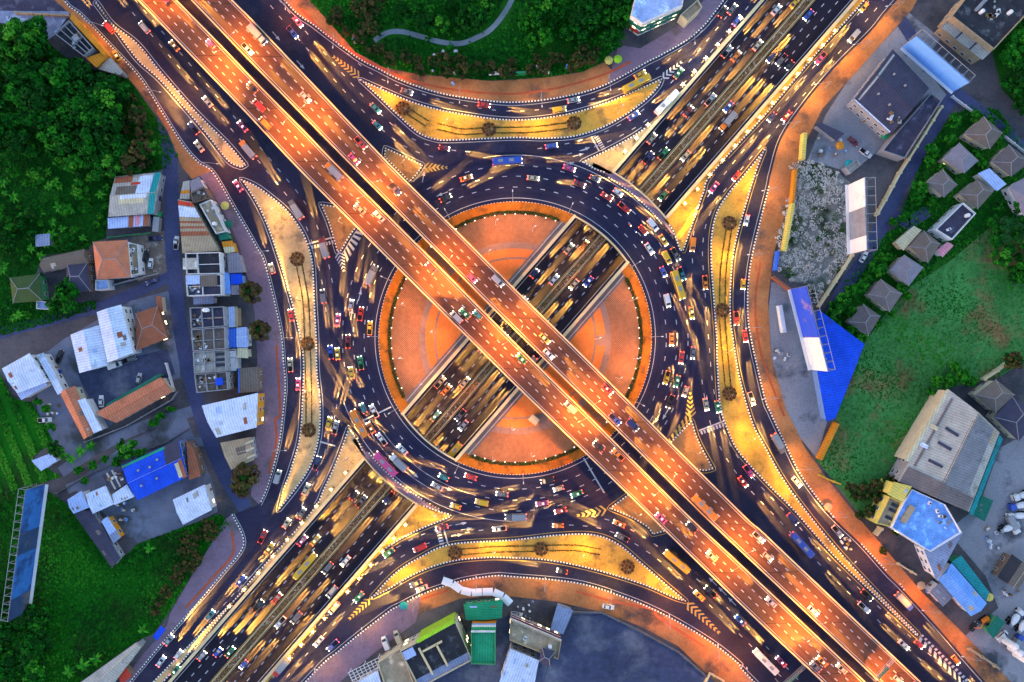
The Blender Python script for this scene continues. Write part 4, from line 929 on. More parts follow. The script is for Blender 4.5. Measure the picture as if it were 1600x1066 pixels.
B('mono', 10, [(1387,773),(1397,753),(1424,760),(1409,784)], 'sheet_yellow', 'yellow', 'yellow canopy roof on the corner of the roof terrace building, lower right', rise=.4, win=False)
B('flat', 8, [(1368,818),(1389,776),(1409,785),(1391,823)], 'slab_tan', 'yellow', 'yellow slotted facade block below the yellow canopy, lower right', clutter=[('box',.3,.3,1,3,.3,'glass'),('box',.6,.3,1,3,.3,'glass'),('box',.8,.3,1,3,.3,'glass')])
B('flat', 9, [(1410,787),(1424,764),(1476,788),(1502,832),(1453,862),(1392,824)], 'slab_skyblue', 'pale', 'light blue roof terrace with a slanted parapet at the lower right', clutter=[('box',-6,-2,2,7,1,'plaster_tan'),('ac',3,5),('ac',5,4),('junk',7,3,9),('ac',-1,6)], lit=.4)
B('mono', 8, [(1444,860),(1490,820),(1503,834),(1463,907)], 'sheet_bluegrey', 'pale', 'wedge shaped blue grey metal roof beside the light blue terrace', rise=.2)
B('gable', 6, [(1466,906),(1487,880),(1542,943),(1517,963)], 'sheet_skyblue', 'white', 'sky blue shed roof below the wedge shaped blue grey roof', rise=1.2, flip=1)
B('mono', 5, [(1453,925),(1468,911),(1491,930),(1473,948)], 'sheet_lilac', 'white', 'small lilac square roof at the foot of the sky blue shed', rise=.2)
B('mono', 4, [(1487,878),(1502,868),(1545,925),(1541,940)], 'sheet_teal', 'green', 'teal green yard canopy along the sky blue shed', rise=.2, win=False)
B('mono', 4, [(1542,985),(1558,962),(1570,972),(1552,998)], 'sheet_darkgreen', 'green', 'small dark green canopy below the sky blue shed at the yard', rise=.2, win=False)
B('gable', 5, [(1558,902),(1581,866),(1612,890),(1590,922)], 'sheet_brown', 'brown', 'brown and black striped shed in the mixer truck yard', rise=.8, patches=[(0,1,.2,.25,'sheet_tan'),(0,1,.55,1,'sheet_dark')])
B('mono', 4, [(1520,805),(1534,775),(1552,782),(1538,815)], 'sheet_darkgreen', 'green', 'dark green shed at the corner of the mixer truck yard', rise=.2, win=False)
B('hip', 6, [(1524,617),(1556,593),(1586,617),(1556,645)], 'tile_brown', 'cream', 'tan hip roof house, upper one right of the large grey warehouse', rise=2, group='hip roofed houses on the right')
B('hip', 6, [(1553,652),(1582,620),(1625,650),(1592,690)], 'tile_charcoal', 'cream', 'dark hip roof house, lower one right of the large grey warehouse', rise=2, group='hip roofed houses on the right')
B('flat', 3.5, [(1320,262),(1338,250),(1345,258),(1328,272)], 'slab_grey', 'grey', 'small grey pump hut behind the white billboard on the right', win=False)

# facade dressing that belongs to single buildings
def bands(tname_label, px0, px1, h, rows):
    b_ = next(o for o in bpy.data.objects if o.get('label') == tname_label)
    a, c = P(*px0, h), P(*px1, h); a.z = c.z = 0; d = (c - a); L = d.length; ang = math.atan2(d.y, d.x); mid = (a + c) / 2
    nrm = Vector((-d.y, d.x, 0)).normalized()
    if nrm.dot(-mid) < 0: nrm = -nrm
    inv = Matrix.Rotation(-b_.rotation_euler.z, 4, 'Z')
    for z0, z1, m in rows:
        mb = MB(); p = inv @ (mid + nrm * .12 - b_.location); mb.box((p.x, p.y, (z0+z1)/2), (L, .3, z1-z0), ang - b_.rotation_euler.z); mb.build('facade_band', m, b_)
bands('tall green roofed tower block with orange and white bands at the bottom centre', (736,987), (774,987), 14, [(.2,4,'plaster_orange'),(4,7,'paint_orange'),(7,8.2,'sheet_skyblue'),(8.2,10.4,'plaster_pale'),(10.4,13.4,'sheet_green'),(13.5,14.6,'plaster_pale')])
bands('white corner building with green window bands at the top edge', (1004,37), (1066,9), 11, [(2,4,'sheet_darkgreen'),(5.5,8,'sheet_darkgreen'),(8.6,11.6,'plaster_pale')])
bands('white corner building with green window bands at the top edge', (986,24), (1004,37), 11, [(2,4,'paint_red'),(5.5,8,'sheet_darkgreen'),(8.6,11.6,'plaster_pale')])
bands('tan apartment building with white balcony frames at the bottom centre', (798,968), (877,1002), 8, [(2.6,3.1,'plaster_pale'),(4.6,5.1,'plaster_pale'),(7.2,7.8,'plaster_pale'),(5.1,5.9,'paint_maroon'),(3.1,3.8,'paint_maroon')])

# ------------------------------------------------------------------ street lamps (lit)
LIGHTS = {}
def light(kind, col, e, size=R(150), blend=.9, soft=.35):
    k = (kind, col, e, size)
    if k not in LIGHTS:
        l = bpy.data.lights.new('lamp_light', 'SPOT'); l.color = col; l.energy = e; l.spot_size = size; l.spot_blend = blend; l.shadow_soft_size = soft; LIGHTS[k] = l
    return LIGHTS[k]
SOD, AMB, WRM, WHT = (1, .26, .015), (1, .46, .03), (1, .52, .14), (1, .80, .55)
LM = {}
def lamp(base, head, label, group, col, e, size=R(150), z0=0, cat='street lamp', glowm='lamp_white'):
    """tapered pole at base, arm reaching to head"""
    base = Vector((base[0], base[1], z0)); d = Vector((head[0], head[1], head[2])) - base; reach = d.xy.length; ang = math.atan2(d.y, d.x); H_ = head[2] - z0
    key = (round(reach, 1), round(H_, 1))
    if key not in LM:
        r_ = key[0]
        a, b, c, g = MB(), MB(), MB(), MB()
        a.tube((0, 0, 0), (0, 0, key[1] - .5), .13, .08); a.tube((0, 0, 0), (0, 0, .35), .22, .2)
        b.tube((0, 0, key[1] - .55), (r_*.45, 0, key[1] - .1), .085, .07); b.tube((r_*.45, 0, key[1] - .1), (r_ - .3, 0, key[1]), .07, .06)
        c.loft([[(r_ - .45, s*.12, key[1] + z) for s, z in ((-1, 0), (1, 0), (1, .1), (-1, .1))], [(r_ - .1, s*.2, key[1] + z) for s, z in ((-1, -.04), (1, -.04), (.7, .16), (-.7, .16))], [(r_ + .45, s*.13, key[1] + z) for s, z in ((-1, 0), (1, 0), (1, .1), (-1, .1))]])
        g.box((r_, 0, key[1] - .07), (.6, .24, .06))
        LM[key] = a.mesh('pole', 'metal_grey'), b.mesh('arm', 'metal_grey'), c.mesh('lamp_head', 'metal_white'), g.mesh('lens', glowm)
    p, ar, hd, gl = LM[key]
    t_ = thing('street_lamp', label, cat, base, ang, group)
    link('pole', p, t_); link('arm', ar, t_); h = link('lamp_head', hd, t_); link('lens', gl, h)
    if e: link('lamp_light', light('s', col, e * K_LAMP, size), t_, (reach, 0, H_ - .2))
    return t_
VL = [((365,51),(337,81)), ((475,165),(444,191)), ((590,283),(559,310)), ((706,400),(676,428)), ((816,510),(786,538)), ((937,627),(905,659)), ((1054,744),(1023,774)), ((1176,861),(1144,892)), ((1290,973),(1263,1002)), ((252,-60),(228,-34)), ((1405,1084),(1378,1114))]
ZL = ZV + 12.0
for i, (hr, hl) in enumerate(VL):
    for side, hp in (('right', hr), ('left', hl)):
        h = P(*hp, ZL); edge = DECK[side][0] if side == 'right' else DECK[side][1]
        b = min(edge, key=lambda p: (p.xy - h.xy).length); nm = 'upper right' if side == 'right' else 'lower left'
        w_ = f'{ORD[i]} lamp from the upper left along the inner edge of the {nm} flyover deck' if i < 9 else f'lamp beyond the {"upper left" if i == 9 else "lower right"} picture corner on the {nm} flyover deck'
        lamp(b.xy, h, w_, 'lamps along the flyover', SOD, 29000 if side == 'left' else 21000, R(155), z0=ZV)
RL_ = [(596,432,'upper left'),(576,526,'left'),(608,646,'lower left'),(711,739,'lower left'),(818,755,'bottom'),(1006,634,'lower right'),(1035,526,'right'),(1000,409,'upper right'),(895,318,'top right'),(801,298,'top'),(695,327,'top left')]
for i, (x, y, wn) in enumerate(RL_):
    h = P(x, y, 9); v = (h.xy - CEN.xy).normalized(); b = CEN.xy + v * 53
    if abs(ts(b)[1]) < TW + 1: b = CEN.xy + v * 53
    lamp(b, h, f'{ORD[i]} lamp of the ring on the central island kerb, counting from its {"upper left" if i < 20 else ""}', 'lamps around the central island', WRM, 1500, z0=.2)
    # a second, wider flood for the plaza comes from the added fill lamps below
SL = [  # base px, head px, colour, power, where
 ((446,528),(456,528),WRM,1500,'left slip road beside the round street tree'), ((436,700),(446,704),WRM,1400,'left slip road opposite the grey brown warehouse'), ((408,398),(418,392),WRM,1500,'left slip road beside the tan striped row'),
 ((330,262),(340,256),SOD,4200,'left slip road at the top of the street row'), ((240,150),(250,144),SOD,3600,'upper left road beside the wood, lower of two'), ((150,46),(160,40),AMB,2200,'upper left road beside the orange shop roof'),
 ((455,6),(446,14),SOD,4000,'upper road beside the park, nearest the top edge'), ((530,66),(520,74),SOD,4200,'upper road beside the park, second from the top edge'), ((612,118),(606,128),SOD,3600,'upper slip road below the park path'),
 ((720,148),(718,160),AMB,3200,'upper slip road, left of its middle'), ((845,154),(847,166),AMB,2800,'upper slip road, right of its middle'), ((948,128),(954,140),WRM,1800,'upper slip road near the white corner building'),
 ((1076,60),(1086,68),WHT,1500,'upper slip road beside the beige annex'),
 ((1395,18),(1385,10),AMB,4200,'upper right road near the top edge'), ((1345,78),(1334,70),AMB,5200,'upper right road above the charcoal warehouse'), ((1285,140),(1274,132),AMB,5200,'upper right road beside the charcoal warehouse'), ((1236,200),(1224,194),AMB,4600,'upper right road beside the small black awning'),
 ((1203,300),(1192,298),AMB,4200,'right slip road beside the dry scrub lot'), ((1180,400),(1169,398),AMB,3600,'right slip road beside the yellow hoarding'), ((1178,512),(1166,513),AMB,3200,'right slip road beside the concrete yard'), ((1204,620),(1192,624),AMB,3600,'right slip road beside the vivid blue wedge roof'),
 ((1256,728),(1246,734),AMB,3600,'right slip road below the vivid blue wedge roof'), ((1310,800),(1302,808),SOD,4600,'lower right road beside the pasture'), ((1382,872),(1374,880),SOD,4600,'lower right road beside the yellow facade'), ((1450,946),(1442,954),SOD,4200,'lower right road beside the wedge roof'), ((1512,1018),(1504,1026),SOD,3800,'lower right road near the bottom right corner'),
 ((500,1052),(492,1046),AMB,2600,'bottom left road beside the pergola'), ((572,990),(565,982),AMB,3200,'lower slip road left of the white canopy'), ((650,944),(645,934),AMB,3800,'lower slip road beside the parked vans'), ((745,912),(744,902),SOD,3600,'lower slip road above the green tower'),
 ((850,914),(852,904),AMB,3600,'lower slip road above the tan apartment building'), ((950,934),(955,924),AMB,4200,'lower slip road beside the parked white car'), ((1040,970),(1046,962),SOD,5200,'lower slip road beside the dark yard'), ((1115,1016),(1122,1008),SOD,5600,'lower slip road near the bottom edge'), ((1160,1052),(1167,1044),SOD,5000,'bottom edge of the lower slip road'),
]
for b, h, c, e, wn in SL:
    lamp(P(*b).xy, P(*h, 9), f'curved arm lamp on the {wn}', 'lamps along the slip roads', c, e, z0=.1)
IL = [((482,612),WRM,3200,'left island between its two lower shrub rings'), ((470,470),WRM,3200,'left island between its two upper shrub rings'), ((432,335),WRM,3000,'top of the left island'), ((290,158),WRM,1300,'long thin upper left island'),
 ((598,152),AMB,2600,'left tip of the upper island'), ((698,200),AMB,3200,'upper island between its first and second shrub rings'), ((830,200),AMB,3200,'upper island between its second and third shrub rings'), ((965,178),AMB,1200,'right part of the upper island'),
 ((1168,285),AMB,3600,'top of the right island'), ((1132,410),AMB,3400,'right island between its two upper shrub rings'), ((1130,550),AMB,3600,'right island between its two lower shrub rings'), ((1165,685),AMB,4200,'lower right island below its lowest shrub ring'), ((1226,772),AMB,3600,'tail of the right island'), ((1318,872),AMB,2600,'end of the tail of the right island'),
 ((628,905),AMB,4200,'left tip of the lower island'), ((770,858),AMB,4600,'lower island between its first and second shrub rings'), ((905,862),AMB,4800,'lower island between its second and third shrub rings'), ((1030,912),AMB,4600,'right tip of the lower island'),
 ((535,350),AMB,2200,'small left triangle island by the flyover'), ((632,262),AMB,2400,'small upper triangle island by the flyover'), ((1082,706),AMB,2600,'small right triangle island by the flyover'), ((992,800),AMB,2600,'small lower triangle island by the flyover'),
 ((545,715),AMB,1500,'island tip left of the sunken road'), ((680,802),AMB,3400,'island tip right of the sunken road, lower'), ((950,246),AMB,1900,'island tip left of the sunken road, upper'), ((1072,345),AMB,4200,'island tip right of the sunken road, upper')]
for b, c, e, wn in IL:
    lamp(P(*b).xy, (P(*b).x + .9, P(*b).y + .9, 8), f'short arm lamp standing on the {wn}', 'lamps on the traffic islands', c, e, z0=.2)
# ornate lamps beside the sunken road, and the ring of small plaza lights
def ornate(p, label, group, col, e, glowm):
    key = ('orn', glowm)
    if key not in LM:
        a, g, k = MB(), MB(), MB()
        a.tube((0,0,0), (0,0,.5), .35, .28); a.tube((0,0,.5), (0,0,3.6), .1, .07); a.tube((-.9,0,3.3), (.9,0,3.3), .06); a.tube((0,-.9,3.3), (0,.9,3.3), .06)
        for x, y in ((.9,0), (-.9,0), (0,.9), (0,-.9)): k.ball((x, y, 3.5), .26, seg=8, ri=5)
        g.ball((0, 0, 3.95), .42, seg=10, ri=6)
        LM[key] = a.mesh('pole', 'wood'), g.mesh('lamp_globe', glowm), k.mesh('finial', 'island_paving')
    a, g, k = LM[key]
    t_ = thing('ornamental_lamp', label, 'lamp post', (p[0], p[1], .2), 0, group)
    link('pole', a, t_); link('lamp_globe', g, t_); link('finial', k, t_)
    if e: link('lamp_light', light('o', col, e * K_LAMP, R(165)), t_, (0, 0, 4.7))
    return t_
for nm, t0, t1, side, n, e, gm in (('upper left edge of the upper sunken road', 82, 150, -1, 11, 420, 'lamp_white'), ('lower right edge of the upper sunken road', 82, 170, 1, 13, 800, 'lamp_warm'),
                                   ('upper left edge of the lower sunken road', -150, -82, -1, 9, 420, 'lamp_warm'), ('lower right edge of the lower sunken road', -150, -82, 1, 11, 1300, 'lamp_warm')):
    for i in range(n):
        t = t0 + (t1 - t0) * (i if t0 > 0 else n - 1 - i) / (n - 1); p = TP(t, side*(TW + 2.0), 0)
        ornate(p, f'{ORD[i]} ornate globe lamp from the ring, {nm}', 'ornate lamps beside the sunken road', AMB if gm == 'lamp_warm' else WHT, e, gm)
for i, (px, py, sec) in enumerate([(775,352,'upper'),(832,362,'upper'),(764,398,'upper'),(632,478,'left'),(628,560,'left'),(676,520,'left'),(660,600,'left'),(985,470,'right'),(990,560,'right'),(930,530,'right'),(962,590,'right'),(770,715,'lower'),(830,708,'lower'),(800,668,'lower')]):  # invented posts, added only to light the plaza brick evenly
    k_ = [j for j, q in enumerate([(775,352,'upper'),(832,362,'upper'),(764,398,'upper'),(632,478,'left'),(628,560,'left'),(676,520,'left'),(660,600,'left'),(985,470,'right'),(990,560,'right'),(930,530,'right'),(962,590,'right'),(770,715,'lower'),(830,708,'lower'),(800,668,'lower')]) if q[2] == sec]
    p = P(px, py); lamp((p.x, p.y), (p.x + .8, p.y + .5, 10.5 if sec != 'x' else 8), f'{ORD[i - k_[0]]} added slim fill lamp of the {sec} plaza sector, counting clockwise from its top', 'added fill lamps on the plaza', (1, .42, .16), 3900, z0=.16)
bm_, bg_ = MB(), MB()
bm_.tube((0,0,0), (0,0,.8), .12, .1); bg_.ball((0,0,.95), .2, seg=8, ri=5)
bme, bge = bm_.mesh('post', 'metal_grey'), bg_.mesh('lamp_globe', 'bollard_glow')
for i in range(76):
    f = i * 360 / 76; x, y = CX + 48.3*math.cos(R(f)), CY + 48.3*math.sin(R(f))
    if abs(ts((x, y))[1]) < TW + 4: continue
    d = P(670, 410)
    px, py = 800 + x/SC, 533 - y/SC
    sec = 'upper' if 60 < f < 135 else 'left' if 135 <= f < 218 else 'lower' if 238 < f < 318 else 'right'
    t_ = thing('bollard_light', f'small white globe bollard on the {sec} rim of the paved plaza', 'bollard', (x, y, .16), 0, f'globe bollards on the {sec} rim of the plaza')
    link('post', bme, t_); link('lamp_globe', bge, t_)

# ------------------------------------------------------------------ vehicles
VK = {}
def vring(x, w, z0, z1, b=.12): return [(x, -w/2, z0), (x, w/2, z0), (x, w/2, z1-b), (x, w/2-b, z1), (x, -w/2+b, z1), (x, -w/2, z1-b)]
def proto(kind):
    parts = []
    def add(name, mb, m, paint=False): parts.append((name, mb.mesh(name, m), paint))
    L, W, H_ = dict(sedan=(4.7,1.82,1.45), hatchback=(4.0,1.74,1.5), pickup_truck=(5.3,1.9,1.75), van=(5.2,1.95,2.05), bus=(11.4,2.5,3.2), box_truck=(8.2,2.4,3.1))[kind]
    b = MB()
    if kind in ('sedan', 'hatchback', 'pickup_truck'):
        zb = .92 if kind != 'pickup_truck' else 1.02
        b.loft([vring(-L/2, W*.8, .4, zb-.12), vring(-L/2+.2, W*.96, .28, zb), vring(-L/4, W, .25, zb), vring(L/4, W, .25, zb-.02), vring(L/2-.45, W*.95, .27, zb-.14), vring(L/2, W*.72, .38, zb-.3)])
        xa, xb, ra, rb = dict(sedan=(-1.75,1.05,-1.05,.25), hatchback=(-1.85,.85,-1.5,.15), pickup_truck=(-.55,1.35,-.35,.65))[kind]
        lo = [(xa, -W*.46, zb-.03), (xb, -W*.46, zb-.03), (xb, W*.46, zb-.03), (xa, W*.46, zb-.03)]
        hi = [(ra, -W*.36, H_), (rb, -W*.36, H_), (rb, W*.36, H_), (ra, W*.36, H_)]
        b.loft([lo, hi])
        for s in (-1, 1): b.box((.55 if kind != 'pickup_truck' else .95, s*W*.54, zb + .05), (.18, .2, .14))
        def qd(i, j, k=.10):
            q = [Vector(lo[i]), Vector(lo[j]), Vector(hi[j]), Vector(hi[i])]; c = sum(q, Vector()) / 4; n = (q[1]-q[0]).cross(q[3]-q[0]).normalized()
            return [c + (p - c)*(1-k) + n*.015 for p in q]
        add('body', b, 'paint_white', True)
        for nm, i, j in (('windscreen', 1, 2), ('rear_window', 3, 0), ('side_window', 0, 1), ('side_window', 2, 3)):
            m = MB(); m.face(qd(i, j)); add(nm, m, 'glass')
        if kind == 'pickup_truck':
            m = MB(); m.prism([(-L/2+.15, -W*.42), (-.62, -W*.42), (-.62, W*.42), (-L/2+.15, W*.42)], zb - .1, zb + .006); add('load_bed', m, 'rubber')
        fz = .62
    elif kind == 'van':
        b.loft([vring(-L/2, W*.92, .35, H_-.1), vring(-L/2+.2, W, .3, H_), vring(L/2-1.7, W, .3, H_), vring(L/2-.75, W*.98, .3, 1.25), vring(L/2-.1, W*.9, .32, .95), vring(L/2, W*.8, .4, .8)])
        add('body', b, 'paint_white', True)
        m = MB(); m.face([(L/2-1.66, -W*.4, H_-.01), (L/2-.82, -W*.42, 1.32), (L/2-.82, W*.42, 1.32), (L/2-1.66, W*.4, H_-.01)]); add('windscreen', m, 'glass')
        for s in (-1, 1):
            m = MB(); m.box((-.3, s*(W/2 + .005), 1.55), (3.2, .02, .5)); add('side_window', m, 'glass')
        m = MB(); m.box((-L/2+.02, 0, 1.5), (.04, W*.7, .55)); add('rear_window', m, 'glass'); fz = .75
    elif kind == 'bus':
        b.loft([vring(-L/2, W*.96, .4, H_-.15, .2), vring(-L/2+.25, W, .35, H_, .2), vring(L/2-.5, W, .35, H_, .2), vring(L/2, W*.95, .4, H_-.3, .2)])
        add('body', b, 'paint_white', True)
        for s in (-1, 1):
            m = MB(); m.box((-.2, s*(W/2+.01), 2.0), (L-1.6, .03, .9)); add('side_window', m, 'glass')
        m = MB(); m.face([(L/2-.02, -W*.44, 1.2), (L/2+.03, W*.44, 1.2), (L/2-.22, W*.42, H_-.2), (L/2-.22, -W*.42, H_-.2)]); add('windscreen', m, 'glass')
        for x in (-2.6, 1.6): m = MB(); m.box((x, 0, H_+.1), (1.9, 1.2, .22), taper=.9); add('air_conditioner', m, 'metal_grey')
        fz = .8
    else:
        b.loft([vring(L/2-2.1, 2.2, .5, 2.4), vring(L/2-.5, 2.2, .45, 2.45), vring(L/2, 2.1, .45, 1.5)]); add('cab', b, 'paint_white', True)
        m = MB(); m.face([(L/2-.46, -.95, 2.36), (L/2-.02, -.98, 1.56), (L/2-.02, .98, 1.56), (L/2-.46, .95, 2.36)]); add('windscreen', m, 'glass')
        m = MB(); m.box((-1.15, 0, 1.95), (L-2.5, W, 2.3)); add('cargo_box', m, 'metal_grey')
        m = MB(); m.box((-.4, 0, .6), (L-1, .9, .35)); add('chassis', m, 'rubber'); fz = .75
    wr = .33 if L < 6 else .48
    for x in ((L*.31, -L*.29) if L < 10 else (L*.3, -L*.27)):
        for s in (-1, 1):
            m = MB(); m.tube((x, s*(W/2-.24), wr), (x, s*(W/2+.01), wr), wr, k=12); m.tube((x, s*(W/2), wr), (x, s*(W/2+.03), wr), wr*.55, k=8, mi=1); add('wheel', m, ['rubber', 'chrome'])
    fx = L/2 - (.06 if L < 6 else .0)
    for s in (-1, 1):
        m = MB(); m.box((fx - .05, s*W*.33, fz), (.3, .34, .16)); add('headlight', m, 'head_lamp')
        m = MB(); m.box((-L/2 + .06, s*W*.36, fz + .12), (.2, .3, .16)); add('tail_light', m, 'tail_lamp')
    return parts, L, W, fz
def beam(e):
    l = bpy.data.lights.new('headlight_beam', 'SPOT'); l.color = (1, .50, .06); l.energy = e; l.spot_size = R(5.2); l.spot_blend = .45; l.shadow_soft_size = .06; return l
BEAMS = [beam(560000), beam(250000), beam(110000)]   # dark sunken road, ground level, paler flyover deck
PARKED = []
def vehicle(kind, color, pos, ang, label, group, lit=True, pitch=0):
    base = 'sedan' if kind == 'taxi' else kind
    if base not in VK: VK[base] = proto(base)
    parts, L, W, fz = VK[base]
    t_ = thing(kind, label, {'sedan': 'car', 'hatchback': 'car', 'taxi': 'taxi', 'van': 'van', 'bus': 'bus', 'pickup_truck': 'pickup truck', 'box_truck': 'truck'}[kind], pos, ang, group)
    t_.rotation_euler = (0, -pitch, ang)
    for nm, me, paint in parts:
        if not lit and nm in ('headlight', 'tail_light'):
            o = link(nm, me, t_); o.material_slots[0].link = 'OBJECT'; o.material_slots[0].material = MT['metal_white' if nm == 'headlight' else 'paint_maroon']; continue
        o = link(nm, me, t_)
        if paint: o.material_slots[0].link = 'OBJECT'; o.material_slots[0].material = PM[color]
    if kind == 'taxi':
        if 'sign' not in VK:
            m = MB(); m.box((-.4, 0, 1.53), (.25, .6, .16)); VK['sign'] = m.mesh('roof_sign', 'sign_lit')
        link('roof_sign', VK['sign'], t_)
    if lit:
        for s in (-1, 1):
            o = link('headlight_beam', BEAMS[0 if pos[2] < -.5 else 2 if pos[2] > 5 else 1], t_, (L/2 + .12, s*W*.33, fz + .05)); o.rotation_euler = (R(90 - 3.1), 0, R(-90))
    PARKED.append((Vector(pos), Vector((math.cos(ang), math.sin(ang), 0)), L, W)); return t_
def free(p, d, L, W):
    for q, e, l, w_ in PARKED:
        if abs(q.z - p.z) > 3.2: continue
        r = q - p; r.z = 0
        if r.length > 18: continue
        if abs(r.dot(d)) < (L + l)/2 + .8 and abs(r.dot(Vector((-d.y, d.x, 0)))) < (W + w_)/2 + .35: return False
    return True
COLS = ['white', 'silver', 'yellow', 'grey', 'blue', 'red', 'beige', 'pink', 'orange', 'green', 'black', 'navy', 'teal', 'maroon']
CW = [9, 9, 10, 9, 6, 5, 7, 3, 6, 2, 8, 6, 3, 4]
KINDS = ['sedan', 'taxi', 'hatchback', 'pickup_truck', 'van', 'bus', 'box_truck']
USED = set()
def lane(w_, phrase, gap, group, start=0, kw=(9, 5, 4, 5, 3, 2, 2), zfun=None, big=True):
    d = [0]
    for a, b in zip(w_, w_[1:]): d.append(d[-1] + (b-a).length)
    s = start + rng.uniform(0, gap[0]); i = 0
    while s < d[-1] - 12:
        i = next(k for k in range(len(d) - 1) if d[k+1] >= s)
        t = (s - d[i]) / max(1e-6, d[i+1] - d[i]); p = w_[i].lerp(w_[i+1], t); dr = (w_[i+1] - w_[i]); dr.z = 0; dr.normalize()
        ph = phrase(p) if callable(phrase) else phrase
        for _ in range(40):
            k = rng.choices(KINDS, kw)[0]
            c = rng.choices(COLS, CW)[0]
            if k == 'taxi': c = rng.choice(['yellow', 'pink', 'blue', 'green', 'orange', 'red'])
            if k == 'bus': c = rng.choice(['red', 'orange', 'blue', 'white', 'pink', 'yellow'])
            if (k, c, ph) not in USED: break
        L, W = dict(bus=(11.4, 2.5), box_truck=(8.2, 2.4)).get(k, (5, 1.9))
        sd_ = Vector((-dr.y, dr.x, 0)) * (W/2 + .5)
        vis = abs(p.x) < 204 and abs(p.y) < 138
        bad = any(pin(q.x, q.y, s_) for q in (p + dr*L/2, p - dr*L/2, p) for s_ in ISW.values()) or not all(pin(q.x, q.y, ROADW) for q in (p + dr*L/2 + sd_, p - dr*L/2 + sd_, p + dr*L/2 - sd_, p - dr*L/2 - sd_)) if p.z < 2 and p.z > -.4 else False
        if (k, c, ph) not in USED and vis and not bad and free(p, dr, L, W):
            USED.add((k, c, ph))
            pitch = 0
            if zfun: p2 = p + dr; pitch = math.atan2(zfun(p2) - zfun(p), 1)
            vehicle(k, c, p, math.atan2(dr.y, dr.x), f'{c} {k.replace("_", " ")} {ph}', group, pitch=pitch)
        s += rng.uniform(*gap) + (6 if k == 'bus' else 3 if k == 'box_truck' else 0)
def deck_lane(side, fr, rev, z=ZV + .014):
    a, b = DECK[side]; q = [p.lerp(r, fr) for p, r in zip(a, b)]
    for p in q: p.z = z
    return q[::-1] if rev else q
# explicit vehicles on the ring, where the photograph shows them nearly still
def ring_pt(px, py):
    p = P(px, py); v = p - CEN; p.z = .112; return p, math.atan2(v.y, v.x) - math.pi/2
for px, py, k, c, wn in [(1014,389,'taxi','white','in the ring beside two motorcycles, upper right'), (1019,352,'van','white','in the outer ring lane, upper right'), (1036,376,'taxi','yellow','in the outer ring lane behind a white van'), (1003,345,'sedan','silver','upper right of the ring beside a white van'),
    (975,325,'pickup_truck','red','top right of the ring'), (948,308,'taxi','red','top of the ring ahead of a red pickup'), (905,288,'sedan','maroon','top of the ring'), (833,279,'sedan','beige','top of the ring near the flyover'),
    (629,702,'sedan','white','alone in the inner ring lane at the lower left'), (604,724,'bus','pink','in the outermost ring lane at the lower left'), (587,697,'van','maroon','in the outermost ring lane behind a pink bus'), (563,661,'bus','orange','in the outermost ring lane at the left'),
    (592,694,'box_truck','yellow','in the third ring lane at the lower left'), (624,722,'box_truck','white','in the third ring lane behind the yellow truck'), (580,668,'taxi','orange','in the third ring lane crossing the left stop line'), (585,642,'pickup_truck','white','in the second ring lane at the left stop line'),
    (1036,425,'hatchback','blue','in the second ring lane at the right'), (1041,403,'van','yellow','in the third ring lane at the right'), (1055,398,'pickup_truck','grey','in the outermost ring lane at the right'), (1058,446,'bus','yellow','in the third ring lane at the right')]:
    p, a = ring_pt(px, py)
    if (px, py) == (1014, 389): k = 'sedan'
    if free(p, Vector((math.cos(a), math.sin(a), 0)), 4.6, 1.8):
        vehicle(k, c, p, a, f'{c} {k.replace("_", " ")} {wn}', 'traffic on the roundabout')
        USED.add((k, c, 'ring'))
rz = .112
def rlane(r, f0, f1): return [Vector((*p, rz)) for p in wcircle(r, f0, f1, 2)]
for r, f0, f1, nm, gap in ((278, 75, -35, 'outermost ring lane, right side', (10, 20)), (261, 60, -35, 'third ring lane, right side', (8, 16)), (244, 45, -30, 'second ring lane, right side', (14, 28)),
                           (278, 292, 228, 'outermost ring lane, lower side', (13, 26)), (261, 300, 225, 'third ring lane, lower side', (13, 26)), (244, 290, 220, 'second ring lane, lower side', (18, 34)),
                           (278, 215, 160, 'outermost ring lane, left side', (9, 18)), (261, 218, 150, 'third ring lane, left side', (9, 18)), (244, 215, 145, 'second ring lane, left side', (13, 26)), (227, 200, 150, 'innermost ring lane, left side', (26, 44)),
                           (261, 130, 80, 'third ring lane, top side', (14, 26)), (244, 122, 85, 'second ring lane, top side', (18, 34)), (227, 300, 240, 'innermost ring lane, lower side', (20, 34))):
    lane(rlane(r, f0, f1), f'in the {nm}', gap, 'traffic on the roundabout')
def shift(pts, o_, z=.092): 
    w_ = off(smooth(pts, False, step=6), o_ * SC)
    for p in w_: p.z = z
    return w_
NM = dict(w='left', n='upper', e='right', s='lower')
GAPL = dict(w=((28, 56), (18, 40)), n=((32, 64), (22, 46)), e=((18, 36), (24, 52)), s=((16, 32), (20, 44)))
for k in 'wnes':
    for j, o_ in enumerate((-8.5, 8.5, )):
        lane(shift(LINK[k], o_), lambda p, k=k, j=j: f'in the {"outer" if j == (0 if k in "x" else 1) else "inner"} lane of the {NM[k]} road past the ring, {"upper" if p.y > 60 else "lower" if p.y < -60 else "middle"} part', GAPL[k][j], f'traffic on the {NM[k]} road')
    for j, o_ in enumerate((-5.5, 5.5)):
        lane(shift(SLIP[k], o_), lambda p, k=k, j=j: f'on the {NM[k]} slip road, {"outer" if j else "inner"} lane, {"upper" if p.y > 60 else "lower" if p.y < -60 else "middle"} part', (26, 64) if k != 'e' else (18, 44), f'traffic on the {NM[k]} slip road')
lane(shift(WSW, 6), 'on the lower left road feeding the ring', (11, 22), 'traffic on the lower left road'); lane(shift(WSW, -6), 'on the lower left road by the thin island', (26, 50), 'traffic on the lower left road')
